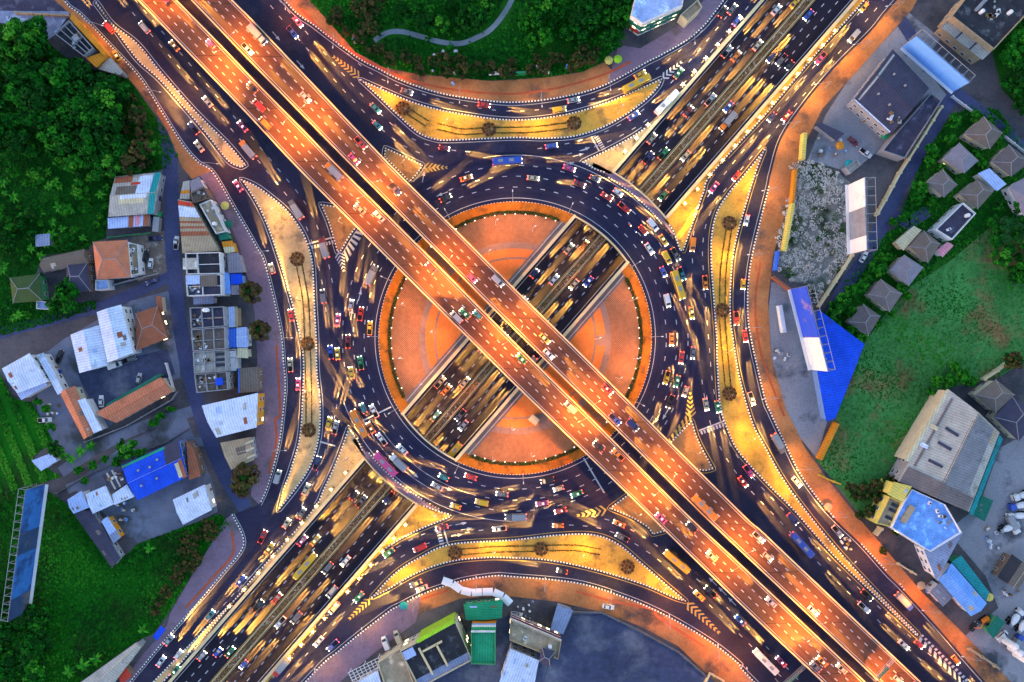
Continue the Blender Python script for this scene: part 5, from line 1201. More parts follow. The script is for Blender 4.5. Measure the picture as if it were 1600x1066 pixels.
UZ = lambda p: floor_z(ts(p)[0]) + .02
for s, rev, gap in ((-11.0, 0, (34, 60)), (-7.2, 0, (19, 34)), (-3.6, 0, (17, 30)), (3.6, 1, (21, 40)), (7.2, 1, (26, 48)), (11.0, 1, (42, 80))):
    q = [TP(t, s, floor_z(t) + .02) for t in range(-200, 215, 5)]
    if rev: q = q[::-1]
    ln_ = {11.0: 'kerbside', 7.2: 'middle', 3.6: 'median'}[abs(s)]
    lane(q, lambda p, s=s, ln_=ln_: f'in the {ln_} lane, {"upper left" if s < 0 else "lower right"} carriageway of sunken road, {"lower left arm" if ts(p)[0] < -60 else "under the ring" if ts(p)[0] < 60 else "upper right arm"}', gap, 'traffic in the sunken road', zfun=UZ)
for side, fr, rev, gap, ln_ in (('left', .22, 1, (50, 110), 'outer'), ('left', .505, 1, (40, 80), 'middle'), ('left', .78, 1, (20, 44), 'inner'), ('right', .22, 0, (30, 64), 'inner'), ('right', .505, 0, (44, 90), 'middle'), ('right', .78, 0, (44, 90), 'outer')):
    lane(deck_lane(side, fr, rev), lambda p, side=side, ln_=ln_: f'in the {ln_} lane of the {"lower left" if side == "left" else "upper right"} flyover deck, {"upper left" if p.x < -55 else "lower right" if p.x > 65 else "central"} stretch', gap, 'traffic on the flyover')
# parked, unlit
for px, py, deg, k, c, lab in [(160,627,92,'sedan','white','white sedan parked at the end of the green awning'), (219,591,80,'hatchback','silver','silver hatchback parked beside the green awning'), (182,571,20,'van','white','white van parked below the white double shed'), (204,562,20,'pickup_truck','grey','grey pickup parked below the rusty brown house'),
    (95,557,70,'pickup_truck','black','black pickup parked left of the white double shed'), (72,656,3,'pickup_truck','white','white pickup parked on the gravel below the thin white roof'), (90,580,170,'hatchback','blue','blue hatchback under the long thin white roof'), (244,373,5,'pickup_truck','navy','navy pickup parked beside the terracotta house drive'),
    (230,400,85,'sedan','black','black sedan parked in the terracotta house drive'), (237,412,85,'hatchback','white','white hatchback parked next to a black sedan in the drive'), (277,380,85,'pickup_truck','white','white pickup parked beside the tan striped row'), (250,348,85,'box_truck','green','green truck parked below the teal striped workshop'), (248,322,85,'box_truck','navy','navy truck parked beside the teal striped workshop'),
    (239,440,200,'sedan','navy','navy sedan on the side street by the terracotta house'), (1348,402,60,'sedan','white','white sedan parked below the white billboard'), (950,947,-10,'sedan','white','white sedan parked on the lower verge beside the dark yard'), (603,1003,112,'van','white','left one of two white vans parked by the lower slip road'), (622,994,112,'van','beige','right one of two pale vans parked by the lower slip road'),
    (807,959,-8,'sedan','silver','silver sedan parked above the tan apartment building'), (820,966,-8,'hatchback','black','black hatchback parked above the tan apartment building'), (184,88,122,'taxi','yellow','yellow taxi stopped beside the orange shop roof'), (1351,240,-35,'pickup_truck','white','white pickup in the dark yard below the charcoal warehouse'), (1519,978,55,'hatchback','black','black hatchback parked below the sky blue shed'),
    (1332,222,-40,'sedan','maroon','maroon sedan in the dark yard near the black awning'), (1582,1002,50,'box_truck','blue','blue truck in the lower right yard'), (1563,992,40,'van','white','white van beside the blue truck, lower right yard'), (1578,818,-60,'box_truck','white','white truck between mixer trucks, lower right yard')]:
    vehicle(k, c, P(px, py, 0) + Vector((0, 0, .07)), R(deg), lab, 'parked vehicles', lit=False)

print('VEHICLES', len(PARKED), 'LIGHTS', len(bpy.data.objects))

# ------------------------------------------------------------------ trees, shrubs, grass
def quads_mesh(name, items, mats):
    """items: (centre, size, normal, material index) leaf faces"""
    v, f, mi = [], [], []
    for c, s, n, m in items:
        a = n.cross(Vector((.3, .2, 1)) if abs(n.z) < .9 else Vector((1, 0, 0))).normalized(); b = n.cross(a); k = len(v)
        for x, y in ((-1, -.6), (1, -.6), (.8, .7), (-.8, .7)): v.append(tuple(c + a*x*s + b*y*s))
        f.append((k, k+1, k+2, k+3)); mi.append(m)
    me = bpy.data.meshes.new(name); me.from_pydata(v, [], f)
    for m in mats: me.materials.append(MT[m])
    me.polygons.foreach_set('material_index', mi); me.update(); return me
def crown(seed, Rr, Hc, z0, ncl, nleaf, mats, leaf=.42, flat_=.7):
    r_ = random.Random(seed); it = []
    for c in range(ncl):
        a = r_.uniform(0, 2*math.pi); q = math.sqrt(r_.random()) * .86; el = r_.uniform(-.5, 1) 
        k = math.sqrt(max(0, 1 - q*q)); cc = Vector((Rr*q*math.cos(a)*r_.uniform(.85, 1.12), Rr*q*math.sin(a)*r_.uniform(.85, 1.12), z0 + Hc*(.5 + .5*k*el)))
        rr = Rr * r_.uniform(.2, .36); mm = r_.choices(range(len(mats)), [4, 3, 2, 1][:len(mats)])[0]
        for l in range(nleaf):
            d = Vector((r_.gauss(0, 1), r_.gauss(0, 1), r_.gauss(.25, 1))).normalized(); p = cc + Vector((d.x, d.y, d.z*flat_)) * rr * r_.uniform(.65, 1.08)
            n = (d + Vector((r_.uniform(-.6, .6), r_.uniform(-.6, .6), r_.uniform(-.2, .7)))).normalized()
            it.append((p, leaf * r_.uniform(.6, 1.25), n, mm if r_.random() < .8 else r_.randrange(len(mats))))
    return quads_mesh('crown', it, mats)
def trunk(seed, h, r, Rr):
    r_ = random.Random(seed); m = MB(); m.tube((0, 0, 0), (0, 0, h), r, r*.6)
    for k in range(6):
        a = k*1.05 + r_.random()*.5; m.tube((0, 0, h*r_.uniform(.7, .98)), (Rr*.55*math.cos(a), Rr*.55*math.sin(a), h + Rr*.5), r*.4, r*.12, k=6)
    return m.mesh('trunk', 'bark')
TV = {}
WPAL = [['leaf_dark', 'leaf_mid', 'leaf_dark', 'leaf_light'], ['leaf_mid', 'leaf_dark', 'leaf_light'], ['leaf_dark', 'leaf_dark', 'leaf_mid'], ['leaf_mid', 'leaf_light', 'leaf_dark', 'leaf_bright'], ['leaf_mid', 'leaf_dark', 'leaf_mid']]
for i in range(10): TV['wood', i] = crown(i, 3.4 + 1.8*((i*7) % 10)/10, 4.6 + 1.6*(i % 3)/2, 2.4, 26 + 3*(i % 5), 44, WPAL[i % 5], .36 + .05*(i % 4)), trunk(i, 4.2, .26, 4.2)
for i in range(3): TV['olive', i] = crown(20+i, 3.2, 4.4, 2.0, 26, 40, ['leaf_olive', 'leaf_dark', 'leaf_brown']), trunk(20+i, 3.2, .2, 3.2)
for i in range(3): TV['garden', i] = crown(30+i, 2.3, 3.6, .7, 22, 38, ['leaf_mid', 'leaf_bright', 'leaf_light']), trunk(30+i, 2, .14, 2.3)
for i in range(2): TV['street', i] = crown(40+i, 3.7, 4.6, 2.4, 34, 44, ['leaf_brown', 'leaf_olive', 'leaf_dark'], .38), trunk(40+i, 3.6, .2, 3.7)
def tree(kind, px, py, label, sc=1.0, group=None, nm='tree', cat='tree', z=.05):
    n = len([k for k in TV if k[0] == kind]); c, t = TV[kind, rng.randrange(n)]
    p = P(px, py); h = 5 * sc                                      # the crown is what was read from the photo: bring it back to its own height
    p = P(px, py, h); o = thing(nm, label, cat, (p.x, p.y, z), rng.uniform(0, 6.28), group)
    s = sc * rng.uniform(.9, 1.12); o.scale = (s, s, s * rng.uniform(.85, 1.1))
    link('trunk', t, o); link('crown', c, o); return o
def scatter(poly, step, jit, avoid=()):
    w_ = [p for p in poly]; xs = [p[0] for p in w_]; ys = [p[1] for p in w_]; out = []; y = min(ys); r = 0
    while y < max(ys):
        x = min(xs) + (step/2 if r % 2 else 0)
        while x < max(xs):
            q = (x + rng.uniform(-jit, jit), y + rng.uniform(-jit, jit))
            if pin(q[0], q[1], w_) and not any(pin(q[0], q[1], a) for a in avoid): out.append(q)
            x += step
        y += step * .87; r += 1
    return out
WOODPX = [(-30,45),(0,42),(55,44),(70,72),(100,95),(150,118),(195,130),(228,175),(255,220),(262,240),(240,252),(200,262),(175,280),(120,262),(60,250),(-30,240)]
for i, (x, y) in enumerate(scatter(WOODPX, 27, 8)):
    edge = x > 190 and y > 110
    tree('olive' if edge and rng.random() < .6 else 'wood', x, y, 'brown tinged tree on the roadside edge of the wood' if False else 'dense green tree standing in the crowded wood at the upper left', rng.uniform(.6, 1.45), 'trees of the upper left wood')
tree('wood', 35, 62, 'broad bright crowned tree alone at the top of the wood by the paved yard', 1.7)
LOWPX = [(-20,945),(40,935),(75,980),(60,1080),(-20,1100)]
for x, y in scatter(LOWPX, 24, 7): tree('wood', x, y, 'dense dark tree in the bottom left corner thicket', rng.uniform(.7, 1.1), 'trees in the bottom left corner')
LOW2 = [(262,950),(300,890),(335,838),(348,812),(318,808),(292,830),(275,880),(235,940),(215,985)]
for x, y in scatter(LOW2, 19, 5): tree('olive', x, y, 'brown olive scrub tree between the meadow and the lower left pavement', rng.uniform(.5, .85), 'scrub trees by the lower left pavement')
EDGE1 = [(492,0),(520,36),(556,76),(600,100),(650,108),(720,115),(780,120),(860,115),(905,105),(938,92),(930,70),(860,80),(790,95),(700,88),(640,74),(585,72),(545,30),(540,0)]
for x, y in scatter(EDGE1, 21, 6): tree('olive', x, y, 'rusty olive bush tree along the lower rim of the upper park', rng.uniform(.5, .95), 'bush trees along the park rim')
PK = [(560,-10),(600,-10),(590,40),(570,60),(552,30)]
for x, y in scatter(PK, 20, 6): tree('olive', x, y, 'rusty bush tree left of the park path', rng.uniform(.6, 1), 'bush trees left of the park path')
PK2 = [(640,-10),(770,-10),(755,30),(725,52),(690,50),(640,40),(610,35)]
for x, y in scatter(PK2, 26, 7): tree('wood', x, y, 'green tree inside the bend of the park path', rng.uniform(.6, 1), 'trees inside the park path bend')
PK3 = [(810,20),(830,-10),(985,-10),(975,30),(960,60),(900,75),(840,70),(790,60)]
for x, y in scatter(PK3, 27, 8): tree('wood', x, y, 'green tree in the park right of the path', rng.uniform(.6, 1.05), 'trees in the park right of the path')
for x, y, s, lab in [(392,457,1.15,'round brown street tree below the vivid blue canopy'), (407,517,1.05,'round brown street tree beside the deep blue shop roof'), (384,745,1.3,'large brown street tree above the road corner, lower left'), (376,762,.9,'smaller brown street tree below the large one, lower left')]:
    tree('street', x, y, lab, s)
GP = [(1496,186,1.1),(1530,178,1.0),(1552,188,1.1),(1566,214,.8),(1575,204,.6),(1464,232,1.3),(1478,262,.9),(1490,214,.9),(1530,240,1.0),(1541,254,.9),(1460,250,1.0),(1442,296,1.3),(1436,310,1.1),(1462,312,.9),(1416,338,.8),(1400,345,.7),(1386,404,1.2),(1376,418,1.3),(1394,404,.9),(1362,432,1.0),(1350,446,1.1),(1338,452,1.1),(1322,470,1.2),(1308,480,1.1),(1300,494,1.0),(1334,488,.9),(1310,506,.9),(1440,424,.9),(1414,450,.9),(1422,462,.8),(1376,506,.8),(1395,490,.7),(1330,520,.9),(1352,528,.7),(1486,300,.8),(1510,345,.5)]
for i, (x, y, s) in enumerate(GP): tree('garden', x, y, 'bright green garden bush tree among the hip roofed houses', s, 'garden bushes among the hip roofs')
RG = [(1560,318),(1600,300),(1640,330),(1640,430),(1590,440),(1555,400),(1530,385)]
for x, y in scatter(RG, 24, 7): tree('wood', x, y, 'dark green tree at the right edge below the hip roofs', rng.uniform(.5, .9), 'trees at the right edge')
for x, y in scatter([(1570,40),(1610,20),(1640,60),(1640,170),(1600,168),(1575,140)], 24, 6): tree('wood', x, y, 'very dark tree at the right edge below the top right building', rng.uniform(.8, 1.2), 'trees at the top right edge')
for x, y, s in [(1490,595,1.1),(1510,590,1.2),(1470,598,1.0),(1500,575,1.0),(1460,612,.8),(1525,598,.9)]: tree('garden', x, y, 'bright bush above the upper corner of the large grey warehouse', s, 'bushes above the large grey warehouse')
for x, y in scatter([(1318,760),(1350,800),(1366,812),(1400,760),(1390,748),(1340,760)], 18, 5): tree('olive', x, y, 'olive bush tree at the lower tip of the right pasture', rng.uniform(.4, .75), 'bushes at the pasture tip')
for x, y, s in [(1362,800,.8),(1345,806,.6),(1382,862,.5),(1400,830,.5),(1662,590,.8),(1585,565,1.0)]: tree('olive', x, y, 'olive bush beside the lower right roadside', s, 'bushes along the lower right roadside')
for x, y, s in [(100,468,1.3),(108,452,1.0),(75,478,.8),(38,492,.6),(206,730,.7),(190,745,.6),(218,710,.9),(200,702,1.0),(236,662,.8),(246,652,.8),(262,640,.5),(178,722,.8),(160,718,.7),(140,728,.8),(120,735,.7),(84,700,1.0),(74,668,.8),(66,640,.8),(55,628,.7),(130,752,.6),(285,808,.8),(268,640,.5),(225,505,.5),(325,795,.6)]:
    tree('garden' if s < .95 else 'wood', x, y, 'green bush tree growing between the yards and lanes on the left', s, 'bushes between the left yards')
# banana plants and palms
def leafy(seed, n, L, wd, mats, up=.9):
    r_ = random.Random(seed); v, f, mi = [], [], []
    for k in range(n):
        a = k*6.283/n + r_.uniform(-.3, .3); l = L * r_.uniform(.75, 1.1); d = Vector((math.cos(a), math.sin(a), 0)); sd = Vector((-d.y, d.x, 0)); m = r_.randrange(len(mats)); pr = None
        for q in range(6):
            t = q/5; c = d*l*t + Vector((0, 0, up*l*(t - t*t*1.05))); ww = wd * math.sin(math.pi * min(.97, .12 + t*.88)); z = Vector((0, 0, .12*ww))
            cur = (c - sd*ww - z, c, c + sd*ww - z); k0 = len(v); v += [tuple(p) for p in cur]
            if pr is not None: f += [(pr, k0, k0+1, pr+1), (pr+1, k0+1, k0+2, pr+2)]; mi += [m, m]
            pr = k0
    me = bpy.data.meshes.new('leaves'); me.from_pydata(v, [], f)
    for m in mats: me.materials.append(MT[m])
    me.polygons.foreach_set('material_index', mi); me.update(); return me
BN = [leafy(i, 8, 2.6, .42, ['leaf_bright', 'leaf_light', 'leaf_mid']) for i in range(4)]
st_ = MB(); st_.tube((0, 0, -2.2), (0, 0, .1), .16, .11); BST = st_.mesh('stem', 'leaf_olive')
def banana(px, py, label, s, group):
    p = P(px, py, 3); t_ = thing('banana_plant', label, 'plant', (p.x, p.y, 2.2*s), rng.uniform(0, 6), group); t_.scale = (s, s, s)
    link('leaves', rng.choice(BN), t_); link('stem', BST, t_)
for x, y in scatter([(-20,250),(120,268),(170,290),(168,350),(140,376),(60,400),(-20,430)], 17, 7): 
    if rng.random() < .35: tree('garden' if rng.random() < .5 else 'wood', x, y, 'rounded green bush tree among the banana plants of the left orchard', rng.uniform(.4, .8), 'bush trees of the left orchard')
    elif rng.random() < .7: banana(x, y, 'pale green banana plant in the orchard rows left of the workshop', rng.uniform(.6, 1.05), 'banana plants of the left orchard')
for x, y, s in [(125,705,1.1),(140,698,1),(110,718,1),(28,492,1),(18,496,.8),(130,1040,1.3),(108,1050,1.2),(150,1030,1.2),(232,858,1),(1335,512,1.2),(1354,520,1),(1345,528,1),(96,712,1),(1592,560,1.1),(222,985,1)]: banana(x, y, 'single spreading palm like plant with long arching leaves', s, 'lone spreading palm like plants')
# shrub rings of the islands
rb_ = [crown(60+i, .62, 1.0, .1, 7, 22, ['leaf_rust', 'leaf_brown', 'leaf_olive'], .2) for i in range(3)]
big_ = crown(70, 1.35, 1.9, .2, 14, 34, ['leaf_rust', 'island_paving', 'leaf_brown'], .26)
bed = MB(); bed.tube((0, 0, 0), (0, 0, .14), 2.9, 2.8, k=20); BED = bed.mesh('planting_bed', 'island_earth')
for px, py, lab in [(465,405,'on the left island, topmost of three'), (481,537,'on the left island, middle of three'), (483,672,'on the left island, lowest of three'), (630,170,'on the upper island, leftmost of three'), (764,203,'on the upper island, middle of three'), (897,193,'on the upper island, rightmost of three'),
                    (1139,349,'on the right island, topmost of three'), (1128,485,'on the right island, middle of three'), (1139,615,'on the right island, lowest of three'), (711,863,'on the lower island, leftmost of three'), (845,857,'on the lower island, middle of three'), (980,885,'on the lower island, rightmost of three')]:
    p = P(px, py); t_ = thing('shrub_ring', f'round bed of brown clipped shrubs {lab}', 'shrubs', (p.x, p.y, .2), rng.uniform(0, 1)); link('planting_bed', BED, t_); link('shrub', big_, t_, (0, 0, .1))
    for k in range(9): link('shrub', rb_[k % 3], t_, (2.25*math.cos(k*.698), 2.25*math.sin(k*.698), .1), k)
hb = crown(80, .5, .55, .0, 5, 14, ['leaf_brown', 'leaf_olive', 'leaf_dark'], .17)
def hedge(pts, w_, label, group=None, mats=('leaf_brown', 'leaf_olive', 'leaf_dark'), h=.55, dens=26, z=.2, leaf=.2, world=False):
    q = resample(pts if world else [P(*p) for p in smooth(pts, False)], .5); r_ = random.Random(label); it = []; o = q[len(q)//2]
    for p in q:
        for k in range(dens):
            it.append((Vector((p.x - o.x + r_.uniform(-w_/2, w_/2), p.y - o.y + r_.uniform(-w_/2, w_/2), h * math.sqrt(r_.random()))), leaf*r_.uniform(.6, 1.3), Vector((r_.gauss(0, .6), r_.gauss(0, .6), 1)).normalized(), r_.randrange(len(mats))))
    return tag(link('hedge', quads_mesh('hedge', it, mats), None, (o.x, o.y, z)), label, 'hedge', group)
HD = [([(468,414),(478,470),(481,528)],'left island, upper'), ([(481,546),(483,610),(483,662)],'left island, lower'), ([(640,176),(668,194)],'upper island, left'), ([(684,198),(720,206),(754,205)],'upper island, middle'), ([(774,204),(830,203),(886,197)],'upper island, right'),
      ([(1138,360),(1130,420),(1128,474)],'right island, upper'), ([(1128,496),(1132,550),(1137,604)],'right island, lower'), ([(721,862),(780,858),(835,857)],'lower island, left'), ([(855,856),(900,856),(938,862)],'lower island, right')]
for pts, wn in HD:
    for o_, s_ in ((-1.1, 'first'), (1.1, 'second')):
        w2 = off(smooth(pts, False), o_); hedge(w2, .35, f'{s_} of two low parallel hedge lines along the {wn} part', 'hedge lines on the islands', world=True, dens=8, leaf=.16, h=.4)
for f0, f1, wn in ((62, 128, 'upper'), (140, 210, 'left'), (240, 310, 'lower'), (322, 390, 'right')):
    pts = [Vector((*p, 0)) for p in wcircle(196.2, f0, f1, .6)]
    pts = [p for p in pts if abs(ts(p)[1]) > TW + 4]
    hedge(pts, 1.25, f'dark clipped hedge curving along the {wn} rim of the plaza', 'hedges around the plaza', ('leaf_brown', 'leaf_dark', 'leaf_olive'), .9, 26, .2, .2, True)
it = []; r_ = random.Random(5)
for t in range(-2200, 2200, 3):
    t = t / 10
    for k in range(3): it.append((TP(t + r_.random(), r_.uniform(-.95, .95), floor_z(t) + .5 + .4*r_.random()), r_.uniform(.1, .3), Vector((r_.gauss(0, .6), r_.gauss(0, .6), 1)).normalized(), 0 if r_.random() < .5 + .4*math.sin(t*.35) else r_.randrange(4)))
struct(link('median_planting', quads_mesh('median_planting', it, ['leaf_olive', 'leaf_dark', 'leaf_dry', 'leaf_brown'])), 'stuff')
# grass, crop rows and dry scrub: uncountable
def grass(key, n, size, mats, name='grass', h=.35, avoid=(), wts=None, fn=None):
    poly = GREEN[key]; xs = [p[0] for p in poly]; ys = [p[1] for p in poly]; x0, x1, y0, y1 = max(min(xs), -215), min(max(xs), 215), max(min(ys), -150), min(max(ys), 150); it = []; r_ = random.Random(key); tr = 0
    while len(it) < n and tr < n*6:
        tr += 1; x, y = r_.uniform(x0, x1), r_.uniform(y0, y1)
        if not pin(x, y, poly): continue
        g = math.sin(x*.13 + 1.3*math.sin(y*.09)) + math.sin(y*.17 + x*.05) + r_.gauss(0, .7)
        if fn and not fn(x, y): continue
        m = min(len(mats)-1, max(0, int((g + 2) / 4 * len(mats))))
        it.append((Vector((x, y, .06 + h*r_.random())), size*r_.uniform(.5, 1.5), Vector((r_.gauss(0, .5), r_.gauss(0, .5), 1)).normalized(), m))
    return struct(link(name, quads_mesh(name, it, mats)), 'stuff')
grass('wood', 9000, .45, ['leaf_dark', 'leaf_mid', 'grass_dark']); grass('orchard', 4500, .4, ['leaf_dark', 'leaf_mid', 'grass_dark'])
grass('meadow', 16000, .4, ['leaf_dark', 'grass_bright', 'leaf_mid', 'leaf_light']); grass('rows', 6000, .38, ['leaf_mid', 'leaf_light', 'leaf_bright'], 'crop_rows', .5, fn=lambda x, y: math.sin((x*.93 + y*.37)*1.05) > .1)
grass('park', 12000, .42, ['leaf_dark', 'leaf_mid', 'leaf_light', 'grass_dark'], fn=lambda x, y: min((Vector((x, y)) - P(a, b).xy).length for a, b in ((587,66),(610,50),(630,50),(653,56),(690,66),(720,68),(745,59),(767,46),(777,34),(787,22),(795,8))) > 3)
grass('pasture', 12000, .3, ['leaf_mid', 'grass_field', 'grass_field', 'grass_field', 'leaf_light'], h=.2); grass('gardens', 4000, .35, ['leaf_mid', 'leaf_light', 'leaf_dark'])
it = []; r_ = random.Random(3)
for q in scatter(GREEN['scrub'], 2.3, .9):
    if r_.random() < .10 + .35*(math.sin(q[0]*.21)+math.sin(q[1]*.27+1) > .9): continue
    R_ = r_.uniform(.8, 2.3); dark = r_.random() < .10
    for k in range(46):
        d = Vector((r_.gauss(0, 1), r_.gauss(0, 1), abs(r_.gauss(.2, 1)))).normalized()
        it.append((Vector((q[0], q[1], .1)) + Vector((d.x, d.y, d.z*.8))*R_*r_.uniform(.6, 1.05), r_.uniform(.14, .3), (d + Vector((0, 0, .6))).normalized(), r_.choice([1, 2]) if dark else (0 if r_.random() < .93 else 2)))
struct(link('dry_scrub', quads_mesh('dry_scrub', it, ['leaf_dry', 'leaf_mid', 'leaf_olive'])), 'stuff')

# ------------------------------------------------------------------ billboards, walls, canopies and roadside things
def billboard(a, b, z0, z1, cols, label, depth=3.2):
    A, B_ = P(*a, z0), P(*b, z0); A.z = B_.z = 0; m = (A + B_)/2; d = B_ - A; L = d.length; ang = math.atan2(d.y, d.x)
    n = Vector((-d.y, d.x, 0)).normalized(); s = -1 if n.dot(-m) > 0 else 1     # s: local y of the back
    t_ = thing('billboard', label, 'billboard', m, ang); nn = len(cols)
    for i, c in enumerate(cols):
        mb = MB(); mb.box((-L/2 + L*(i+.5)/nn, 0, (z0+z1)/2), (L/nn - .04, .25, z1-z0)); mb.build('panel', c, t_)
    mb = MB(); k = max(4, int(L/3))
    for i in range(k + 1):
        x = -L/2 + L*i/k
        mb.box((x, s*.3, (z0+z1)/2), (.16, .25, z1-z0)); mb.tube((x, s*.4, z1-.2), (x, s*depth, z1-.2), .1, k=6); mb.tube((x, s*.4, z0+.3), (x, s*depth, z1-.3), .08, k=6); mb.tube((x, s*depth, z0), (x, s*depth, z1), .09, k=6)
    for y, z in ((depth, z1-.15), (depth, z0+.2), (depth, (z0+z1)/2), (.4, z1-.1)): mb.tube((-L/2, s*y, z), (L/2, s*y, z), .1, k=6)
    mb.build('frame', 'metal_grey', t_)
    mb = MB(); mb.box((0, -s*.7, z0 - .1), (L, 1.2, .12)); mb.tube((-L/2, -s*1.3, z0+.7), (L/2, -s*1.3, z0+.7), .05, k=6); mb.build('catwalk', 'metal_white', t_)
    for x in (-L*.36, 0, L*.36):
        mb = MB(); mb.tube((x, s*.9, 0), (x, s*.9, z1-.5), .3, k=10); mb.build('post', 'metal_grey', t_)
mat('ad_white', (.66, .66, .70), .6, .12, .1, .3, blotch=((.35, .40, .50), .12, .62)); mat('ad_blue', (.035, .15, .46), .6, .4, .1, .3, blotch=((.02, .05, .16), .10, .52))
mat('ad_royal', (.03, .08, .60), .6, .15, .1, .3, blotch=((.35, .20, .12), .10, .6)); mat('ad_dark', (.03, .06, .14), .6, .4, .1, .3, blotch=((.10, .09, .10), .10, .58)); mat('ad_tan', (.42, .30, .20), .6, .3, .1, .3); mat('ad_sky', (.13, .33, .80), .6, .12, .1, .3); mat('ad_grey', (.20, .22, .28), .6, .4, .12, .4)
billboard((1326,289), (1329,397), 4, 16.5, ['ad_white', 'ad_grey', 'ad_grey', 'ad_white', 'ad_white'][::-1] if False else ['ad_white', 'ad_white', 'ad_grey', 'ad_grey', 'ad_white'], 'tall white billboard with a grey smudged picture beside the dry scrub lot', 4)
billboard((1410,73), (1490,143), 4, 13.5, ['ad_sky'] * 3, 'long plain sky blue billboard near the top right corner', 3.6)
billboard((1236,452), (1268,578), 4, 18, ['ad_royal', 'ad_royal', 'ad_royal', 'ad_white', 'ad_white'], 'billboard half royal blue half pink white beside the vivid blue wedge roof', 3)
billboard((70,757), (43,955), 4, 14.5, ['ad_blue', 'ad_blue', 'ad_dark', 'ad_blue', 'ad_blue', 'ad_dark'], 'very long blue billboard standing at the left edge of the meadow', 3)
def wall_line(pts, label, m='wall_cream', h=2.2, th=.3, nm='boundary_wall', cat='wall', posts=True):
    w_ = [P(*p) for p in pts]; o = w_[0].copy(); t_ = thing(nm, label, cat, o)
    mb, pb = MB(), MB()
    for a, b in zip(w_, w_[1:]):
        d = b - a; c = (a+b)/2 - o; mb.box((c.x, c.y, h/2), (d.length, th, h), math.atan2(d.y, d.x))
    for p in resample(w_, 6): q = p - o; pb.box((q.x, q.y, h/2 + .1), (th+.25, th+.25, h + .2))
    mb.build('panel', m, t_); pb.build('pillars', m, t_)
wall_line([(1466,170),(1440,212),(1402,272),(1384,306),(1366,338)], 'cream boundary wall along the lane, upper stretch above the white billboard', 'parapet', 2.4, .8)
wall_line([(1328,400),(1305,436),(1276,480)], 'cream boundary wall along the lane, lower stretch below the white billboard', 'parapet', 2.4, .8)
wall_line([(1486,152),(1545,196),(1600,240),(1650,290)], 'pale wall with pillars along the road at the right edge', 'plaster_pale', 1.4)
wall_line([(160,452),(200,440),(250,428)], 'pale wall along the side street below the terracotta house', 'plaster_grey', 1.6)
wall_line([(172,372),(205,368),(238,365)], 'low pale wall between the patched shed and the terracotta house', 'plaster_green', 1.4)
wall_line([(136,690),(200,665),(270,625),(279,612)], 'grey wall below the red roofed row of rooms', 'plaster_grey', 1.6)
wall_line([(262,568),(268,590),(274,612)], 'white fence at the gate of the parking yard, left street', 'plaster_pale', 1.8)
wall_line([(28,22),(70,24),(110,26)], 'pale coping wall across the paved yard at the upper left', 'plaster_tan', 1.2, .6)
wall_line([(1372,824),(1364,834)], 'short cream wall by the yellow facade', 'parapet', 3, .8)
wall_line([(1283,822),(1310,834)][:0] or [(1279,742),(1296,750),(1312,756)], 'yellow timber barrier at the lower tip of the pasture', 'paint_yellow', 1.2, .5, 'barrier', 'barrier')
wall_line([(1512,1012),(1540,1030),(1560,1044)], 'tan timber barrier at the bottom right road corner', 'plaster_tan', 1.2, .9, 'barrier', 'barrier')
wall_line([(1402,880),(1415,888),(1430,897)], 'yellow and pale barrier beside the dark pond yard, lower right', 'parapet', 1.2, .6, 'barrier', 'barrier')
wall_line([(896,956),(940,956),(1000,985),(1060,1018),(1108,1060)], 'low rough wall round the dark asphalt yard', 'concrete_dark', 1.0, .6)
wall_line([(1100,1066),(1108,1050),(1130,1062)], 'cream corner wall at the bottom edge', 'parapet', 2)
wall_line([(1533,592),(1552,580),(1569,567)], 'cream wall end above the tan hip roof house, lower right', 'parapet', 2.4, .8)
wall_line([(262,1000),(300,960),(338,905),(372,850)][:0] or [(90,770),(140,742),(200,715),(262,690),(296,670)], 'rough grey wall between the two left lanes', 'concrete_dark', .9)
# hoardings by the right slip road
def hoarding(a, b, h, m, label, th=.4, z0=0.6):
    A, B_ = P(*a), P(*b); d = B_ - A; c = (A+B_)/2; t_ = thing('hoarding', label, 'hoarding', c, math.atan2(d.y, d.x)); L = d.length
    mb = MB(); mb.box((0, 0, z0 + h/2), (L, th, h)); mb.build('panel', m, t_)
    mb = MB()
    for i in range(int(L/3) + 1): x = -L/2 + .2 + i*(L-.4)/max(1, int(L/3)); mb.tube((x, th/2+.1, 0), (x, th/2+.1, z0 + h), .07, k=6)
    mb.build('frame', 'metal_grey', t_)
hoarding((1238,268), (1233,320), 3.4, 'sheet_orange', 'pale orange hoarding along the right slip road, upper half of the long one', 1.0)
hoarding((1233,321), (1220,394), 4.0, 'sheet_yellow', 'yellow hoarding along the right slip road beside the dry scrub lot', 1.2)
hoarding((1211,394), (1207,424), 3, 'sheet_blue', 'short blue hoarding along the right slip road', .9)
hoarding((1204,434), (1240,462), 3, 'sheet_rust', 'rust red hoarding at the corner of the concrete yard', .9)
hoarding((1252,212), (1249,252), 3.4, 'sheet_yellow', 'yellow shop sign hoarding below the small black awning', 1.4)
hoarding((1302,660), (1275,716), 3.6, 'sheet_orange', 'orange hoarding running down from the vivid blue wedge roof', 1.3)
hoarding((1214,478), (1221,520), 3, 'plaster_pale', 'pale board standing in the concrete yard, right', 1.4)
hoarding((790,119), (822,117), 2.4, 'paint_green', 'bright green roadside board below the upper park', .8)
hoarding((837,108), (858,116), 2.6, 'plaster_pale', 'pale roadside board below the upper park', .7)
hoarding((884,106), (894,112), 2.6, 'ad_sky', 'small light blue roadside board below the upper park', .7)
hoarding((764,118), (788,116), 2.2, 'plaster_pale', 'long white roadside board left of the green board', .6)
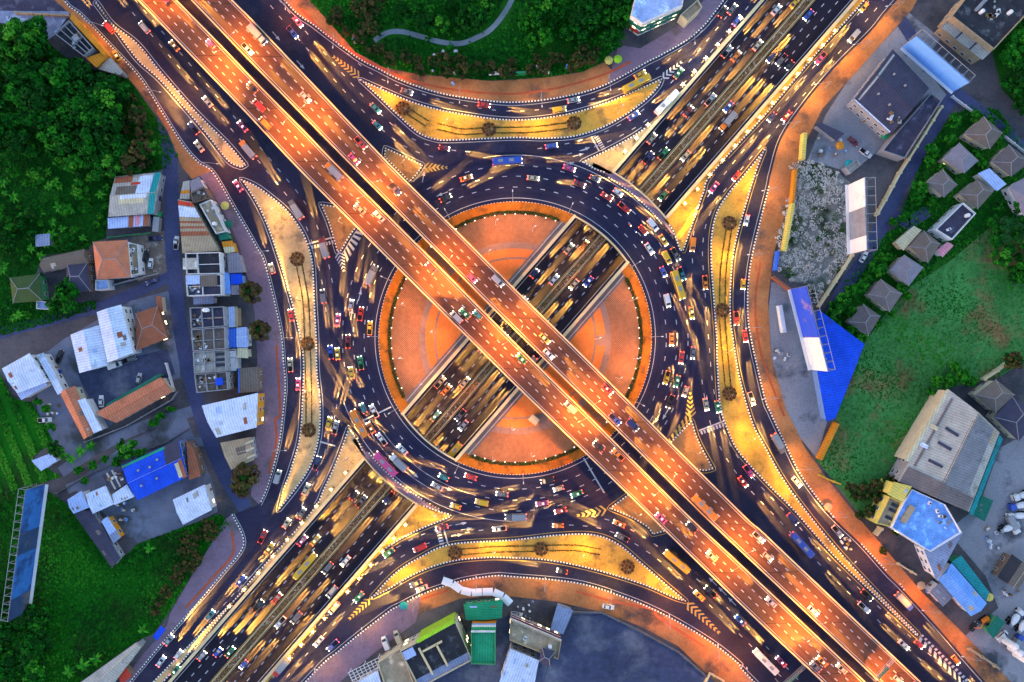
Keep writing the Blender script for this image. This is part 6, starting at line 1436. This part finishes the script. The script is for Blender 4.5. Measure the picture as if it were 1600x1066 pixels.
# covered walkway, pergola, gantries
def canopy(pts, label):
    q = resample([P(*p) for p in smooth(pts, False)], 4.2); o = q[0].copy(); t_ = thing('covered_walkway', label, 'canopy', o)
    for a, b in zip(q, q[1:]):
        d = b - a; c = (a + b)/2 - o; mb = MB(); n = Vector((-d.y, d.x, 0)).normalized()
        pr = [(-1.5, 2.9), (-.8, 3.25), (0, 3.4), (.8, 3.25), (1.5, 2.9)]; a0, b0 = a - o + d*.03, b - o - d*.03
        for (x0, z0), (x1, z1) in zip(pr, pr[1:]): mb.face([(*(a0 + n*x0).xy, z0), (*(b0 + n*x0).xy, z0), (*(b0 + n*x1).xy, z1), (*(a0 + n*x1).xy, z1)][::-1])
        mb.build('roof_panel', 'sheet_white' if False else 'metal_white', t_)
        mb = MB(); mb.tube((*(a0 + n*1.3).xy, 0), (*(a0 + n*1.3).xy, 3), .07, k=6); mb.tube((*(a0 - n*1.3).xy, 0), (*(a0 - n*1.3).xy, 3), .07, k=6); mb.build('post', 'metal_grey', t_)
canopy([(692,903),(704,906),(716,915),(728,921),(745,922),(765,920),(780,924),(794,935),(806,950)], 'winding white covered walkway above the green tower')
p = P(575,1040); t_ = thing('pergola', 'white lattice pergola frame beside the lower left road at the bottom', 'pergola', p, math.atan2(24, 48) + 0)
mb = MB()
for i in range(9): mb.box((-6.4 + i*1.6, 0, 4.0), (.18, 4.6, .2))
for j in range(5): mb.box((0, -2.2 + j*1.1, 4.2), (13.4, .16, .18))
mb.build('lattice', 'metal_white', t_); mb = MB()
for x in (-6.2, 0, 6.2):
    for y in (-2, 2): mb.tube((x, y, 0), (x, y, 4.0), .12)
mb.build('posts', 'metal_white', t_)
def gantry(a, b, z, label, zbase=.1):
    A, B_ = P(*a, z), P(*b, z); d = B_ - A; c = (A + B_)/2; t_ = thing('sign_gantry', label, 'gantry', (c.x, c.y, zbase), math.atan2(d.y, d.x)); L = d.length; hz = z - zbase
    mb = MB()
    for y in (-.5, .5):
        for zz in (0, .9): mb.tube((-L/2, y, hz - zz), (L/2, y, hz - zz), .09, k=6)
    for i in range(int(L/1.5)): x = -L/2 + i*1.5; mb.tube((x, -.5, hz), (x + 1.5, .5, hz), .06, k=6); mb.tube((x, -.5, hz - .9), (x + 1.5, -.5, hz), .05, k=6)
    mb.build('truss', 'metal_grey', t_)
    for x in (-L/2, L/2): mb = MB(); mb.tube((x, 0, 0), (x, 0, hz), .2, .16); mb.build('post', 'metal_grey', t_)
    mb = MB(); mb.box((-L*.1, -.65, hz - .5), (L*.5, .12, 2.0)); mb.build('sign_panel', 'sheet_darkgreen', t_)
gantry((1366,1064), (1398,1030), ZV + 6.5, 'sign gantry over the upper right flyover deck at the bottom right', ZV)
gantry((1222,1074), (1258,1042), 7, 'sign gantry over the lower right road at the bottom edge')
gantry((238,14), (256,-4), 8, 'sign gantry beside the flyover at the top left edge')
# concrete mixer trucks
def mixer(px, py, deg, label, c='white'):
    t_ = thing('mixer_truck', label, 'mixer truck', P(px, py) + Vector((0, 0, .07)), R(deg), 'mixer trucks in the lower right yard')
    m = MB(); m.loft([vring(1.9, 2.3, .6, 2.7), vring(3.5, 2.3, .5, 2.75), vring(4.0, 2.2, .5, 1.7)]); m.build('cab', 'paint_' + c, t_)
    m = MB(); m.face([(3.52, -1, 2.68), (3.98, -1, 1.76), (3.98, 1, 1.76), (3.52, 1, 2.68)]); m.build('windscreen', 'glass', t_)
    m = MB(); m.box((-.6, 0, .85), (7, 1, .35)); m.build('chassis', 'rubber', t_)
    m = MB(); xs = [(1.5, 1.75, .75), (.8, 1.85, 1.1), (-.8, 2.1, 1.25), (-2.2, 2.45, .95), (-3.2, 2.75, .5)]
    m.loft([[(x, r*math.cos(k*.5236), z + r*math.sin(k*.5236)) for k in range(12)] for x, z, r in xs]); m.build('drum', 'plaster_pale', t_)
    m = MB(); m.box((-3.6, 0, 2.6), (.7, 1, .9), taper=1.4); m.build('hopper', 'metal_grey', t_)
    for x in (2.9, -1.6, -2.9):
        for s in (-1, 1): m = MB(); m.tube((x, s*.9, .5), (x, s*1.22, .5), .5, k=12); m.build('wheel', 'rubber', t_)
for a in [(1593,772,200,'white mixer truck parked highest in the lower right yard'),(1588,788,195,'second white mixer truck from the top in the lower right yard','blue'),(1585,804,185,'third white mixer truck from the top in the lower right yard'),(1572,822,20,'lone white mixer truck turned across the yard, lower right'),(1582,962,48,'white mixer truck beside the dark green canopy, lower right yard'),(1594,972,50,'blue cabbed mixer truck near the right edge, lower right yard','blue')]: mixer(*a)
for i, (px, py, r_, lab) in enumerate([(1562,996,1.3,'left one of three white cement silos in the lower right yard'), (1570,1006,1.3,'middle one of three white cement silos in the lower right yard'), (1578,1016,1.3,'right one of three white cement silos in the lower right yard')]):
    t_ = thing('cement_silo', lab, 'silo', P(px, py)); m = MB(); m.tube((0,0,3), (0,0,9), r_, k=16); m.tube((0,0,9), (0,0,9.8), r_, .3, k=16); m.tube((0,0,1.4), (0,0,3), .3, r_, k=16); m.build('tank', 'plaster_pale', t_)
    m = MB(); [m.tube((r_*.8*x, r_*.8*y, 0), (r_*.8*x, r_*.8*y, 3.4), .1, k=6) for x in (-1, 1) for y in (-1, 1)]; m.build('leg_frame', 'metal_grey', t_)
p = P(1536,968); t_ = thing('excavator', 'orange excavator with its arm stretched beside the black hatchback, lower right', 'excavator', p, R(215))
m = MB(); [m.box((0, y, .45), (3.6, .6, .8)) for y in (-1, 1)]; m.build('tracks', 'rubber', t_); m = MB(); m.box((-.3, 0, 1.5), (2.8, 2.2, 1.1)); m.build('body', 'paint_orange', t_); m = MB(); m.box((.6, .6, 2.3), (1.3, 1, 1.3), taper=.85); m.build('cab', 'glass', t_)
m = MB(); m.tube((1, -.3, 1.8), (3.6, -.3, 3.6), .28, .2); m.tube((3.6, -.3, 3.6), (5.4, -.3, 1.2), .2, .15); m.box((5.5, -.3, .8), (.9, 1, .8)); m.build('arm', 'paint_orange', t_)
p = P(834,655); t_ = thing('pump_cabin', 'small cream roofed cabin on the lower plaza by the flyover', 'cabin', (p.x, p.y, .16), R(-38)); m = MB(); m.box((0, 0, 1.2), (3, 2.2, 2.4)); m.build('wall', 'plaster_grey', t_); m = MB(); m.box((0, 0, 2.5), (3.6, 2.8, .2)); m.build('roof', 'plaster_cream', t_); m = MB(); m.box((0, 1.12, 1.05), (.9, .08, 1.9)); m.build('door', 'wood', t_)
p = P(254,985); t_ = thing('bus_shelter', 'blue roofed roadside shelter at the lower left pavement', 'shelter', p, R(52)); m = MB(); m.box((0, 0, 2.6), (5.4, 2.4, .14)); m.build('roof', 'sheet_royal', t_); m = MB(); [m.tube((x, y, 0), (x, y, 2.6), .07, k=6) for x in (-2.5, 0, 2.5) for y in (-1, 1)]; m.build('posts', 'metal_grey', t_); m = MB(); m.box((0, .7, .45), (4.6, .4, .08)); m.build('bench', 'wood', t_)
# motorcycles stopped in the ring
def moto(px, py, c, label):
    q, a = ring_pt(px, py); t_ = thing('motorcycle', label, 'motorcycle', q, a, 'motorcycles on the roundabout')
    for x in (-.62, .62): m = MB(); m.tube((x, -.06, .3), (x, .06, .3), .3, k=12); m.build('wheel', 'rubber', t_)
    m = MB(); m.loft([vring(-.7, .2, .45, .75, .05), vring(-.2, .28, .35, .8, .05), vring(.3, .26, .4, .9, .05), vring(.6, .12, .6, .85, .03)]); m.build('body', 'paint_' + c, t_)
    m = MB(); m.tube((.5, -.36, 1.02), (.5, .36, 1.02), .03, k=6); m.tube((.62, 0, .3), (.48, 0, 1.02), .04, k=6); m.build('handlebar', 'chrome', t_)
    m = MB(); m.ball((.68, 0, .85), .09, seg=6, ri=4); m.build('headlight', 'head_lamp', t_)
moto(992, 362, 'blue', 'blue motorcycle in the ring, upper one ahead of a white sedan'); moto(1001, 377, 'navy', 'dark motorcycle in the ring, lower one beside a white sedan'); moto(983, 352, 'red', 'red motorcycle in the inner ring lane at the upper right')
# small roadside clutter: parasols, stalls, bins, poles
for i, (px, py, m_, lab) in enumerate([(355,323,'sheet_yellow','yellow market parasol on the left pavement beside the tan striped row'), (1322,258,'sheet_teal','teal market parasol in the dark yard'), (1308,230,'sheet_orange','orange market parasol in the dark yard'), (1378,214,'sheet_green','green market parasol below the charcoal warehouse'), (950,98,'sheet_yellow','yellow market parasol at the corner of the concrete forecourt'), (964,96,'sheet_lime','lime market parasol beside the yellow one, concrete forecourt'),
        (360,352,'sheet_darkgreen','dark green parasol on the left pavement'), (1290,790,'plaster_tan','tan parasol at the lower right roadside'), (632,943,'sheet_teal','teal parasol by the lower slip road'), (1434,912,'plaster_tan','tan parasol beside the wedge roof, lower right'), (1600-60,960-30,'sheet_yellow','yellow parasol in the mixer yard')]):
    t_ = thing('market_parasol', lab, 'parasol', P(px, py) + Vector((0, 0, .1))); m = MB(); n = 8; R_ = 1.7
    for k in range(n): m.face([(R_*math.cos(k*6.2832/n), R_*math.sin(k*6.2832/n), 2.2), (R_*math.cos((k+1)*6.2832/n), R_*math.sin((k+1)*6.2832/n), 2.2), (0, 0, 2.8)])
    m.build('canopy', m_, t_); m = MB(); m.tube((0, 0, 0), (0, 0, 2.75), .04, k=6); m.build('pole', 'metal_grey', t_)
rr_ = random.Random(11)
for cx, cy, n, rad, wn in [(1300,230,9,22,'in the dark yard above the dry scrub lot'), (1395,225,6,16,'beside the charcoal warehouse'), (1228,330,12,8,'behind the yellow hoarding'), (1455,925,5,8,'beside the lilac square roof'), (1545,840,9,16,'in the middle of the mixer yard'), (1580,920,8,14,'at the right end of the mixer yard'), (85,640,6,10,'on the gravel left of the red roofed block'), (240,500,6,8,'by the rusty brown house'), (820,950,6,14,'above the tan apartment building'), (600,1030,6,10,'beside the pergola'), (1320,850,7,10,'on the lower right verge'), (1180+40,560,8,14,'in the concrete yard beside the blue white billboard'), (200,800,8,14,'in the gravel yard below the blue factory'), (560,60,6,9,'at the park corner'), (700,105,7,30,'along the lower park rim'), (345,345,5,8,'on the left pavement')]:
    for k in range(n):
        p = P(cx + rr_.uniform(-rad, rad), cy + rr_.uniform(-rad, rad)); t_ = thing('crate_stack', f'stack of pale crates and boards {wn}', 'crates', (p.x, p.y, .05), rr_.uniform(0, 3), f'crate stacks {wn}')
        m = MB(); m.box((0, 0, .4), (rr_.uniform(.7, 1.6), rr_.uniform(.6, 1.2), .8)); m.build('crate', rr_.choice(['plaster_pale', 'wood', 'metal_grey', 'plaster_tan', 'sheet_skyblue', 'plaster_pale']), t_)
        m = MB(); m.box((.1, .05, .95), (rr_.uniform(.4, 1), rr_.uniform(.4, .9), .28), .4); m.build('board', rr_.choice(['plaster_pale', 'wood', 'metal_white']), t_)

it = []; r_ = random.Random(77)
for k, poly in ISW.items():
    xs = [p[0] for p in poly]; ys = [p[1] for p in poly]; A_ = (min(max(xs), 205) - max(min(xs), -205)) * (min(max(ys), 140) - max(min(ys), -140))
    for q in range(int(A_ * .9)):
        x, y = r_.uniform(max(min(xs), -205), min(max(xs), 205)), r_.uniform(max(min(ys), -140), min(max(ys), 140))
        if math.sin(x*.31 + 2*math.sin(y*.23)) + math.sin(y*.37 + x*.11) + r_.gauss(0, .5) < 1.0 or not pin(x, y, poly) or abs(ts((x, y))[1]) < TW + 1.5: continue
        it.append((Vector((x, y, .21 + .12*r_.random())), r_.uniform(.08, .22), Vector((r_.gauss(0, .5), r_.gauss(0, .5), 1)).normalized(), r_.randrange(3)))
struct(link('dry_grass', quads_mesh('dry_grass', it, ['leaf_olive', 'leaf_rust', 'leaf_brown'])), 'stuff')
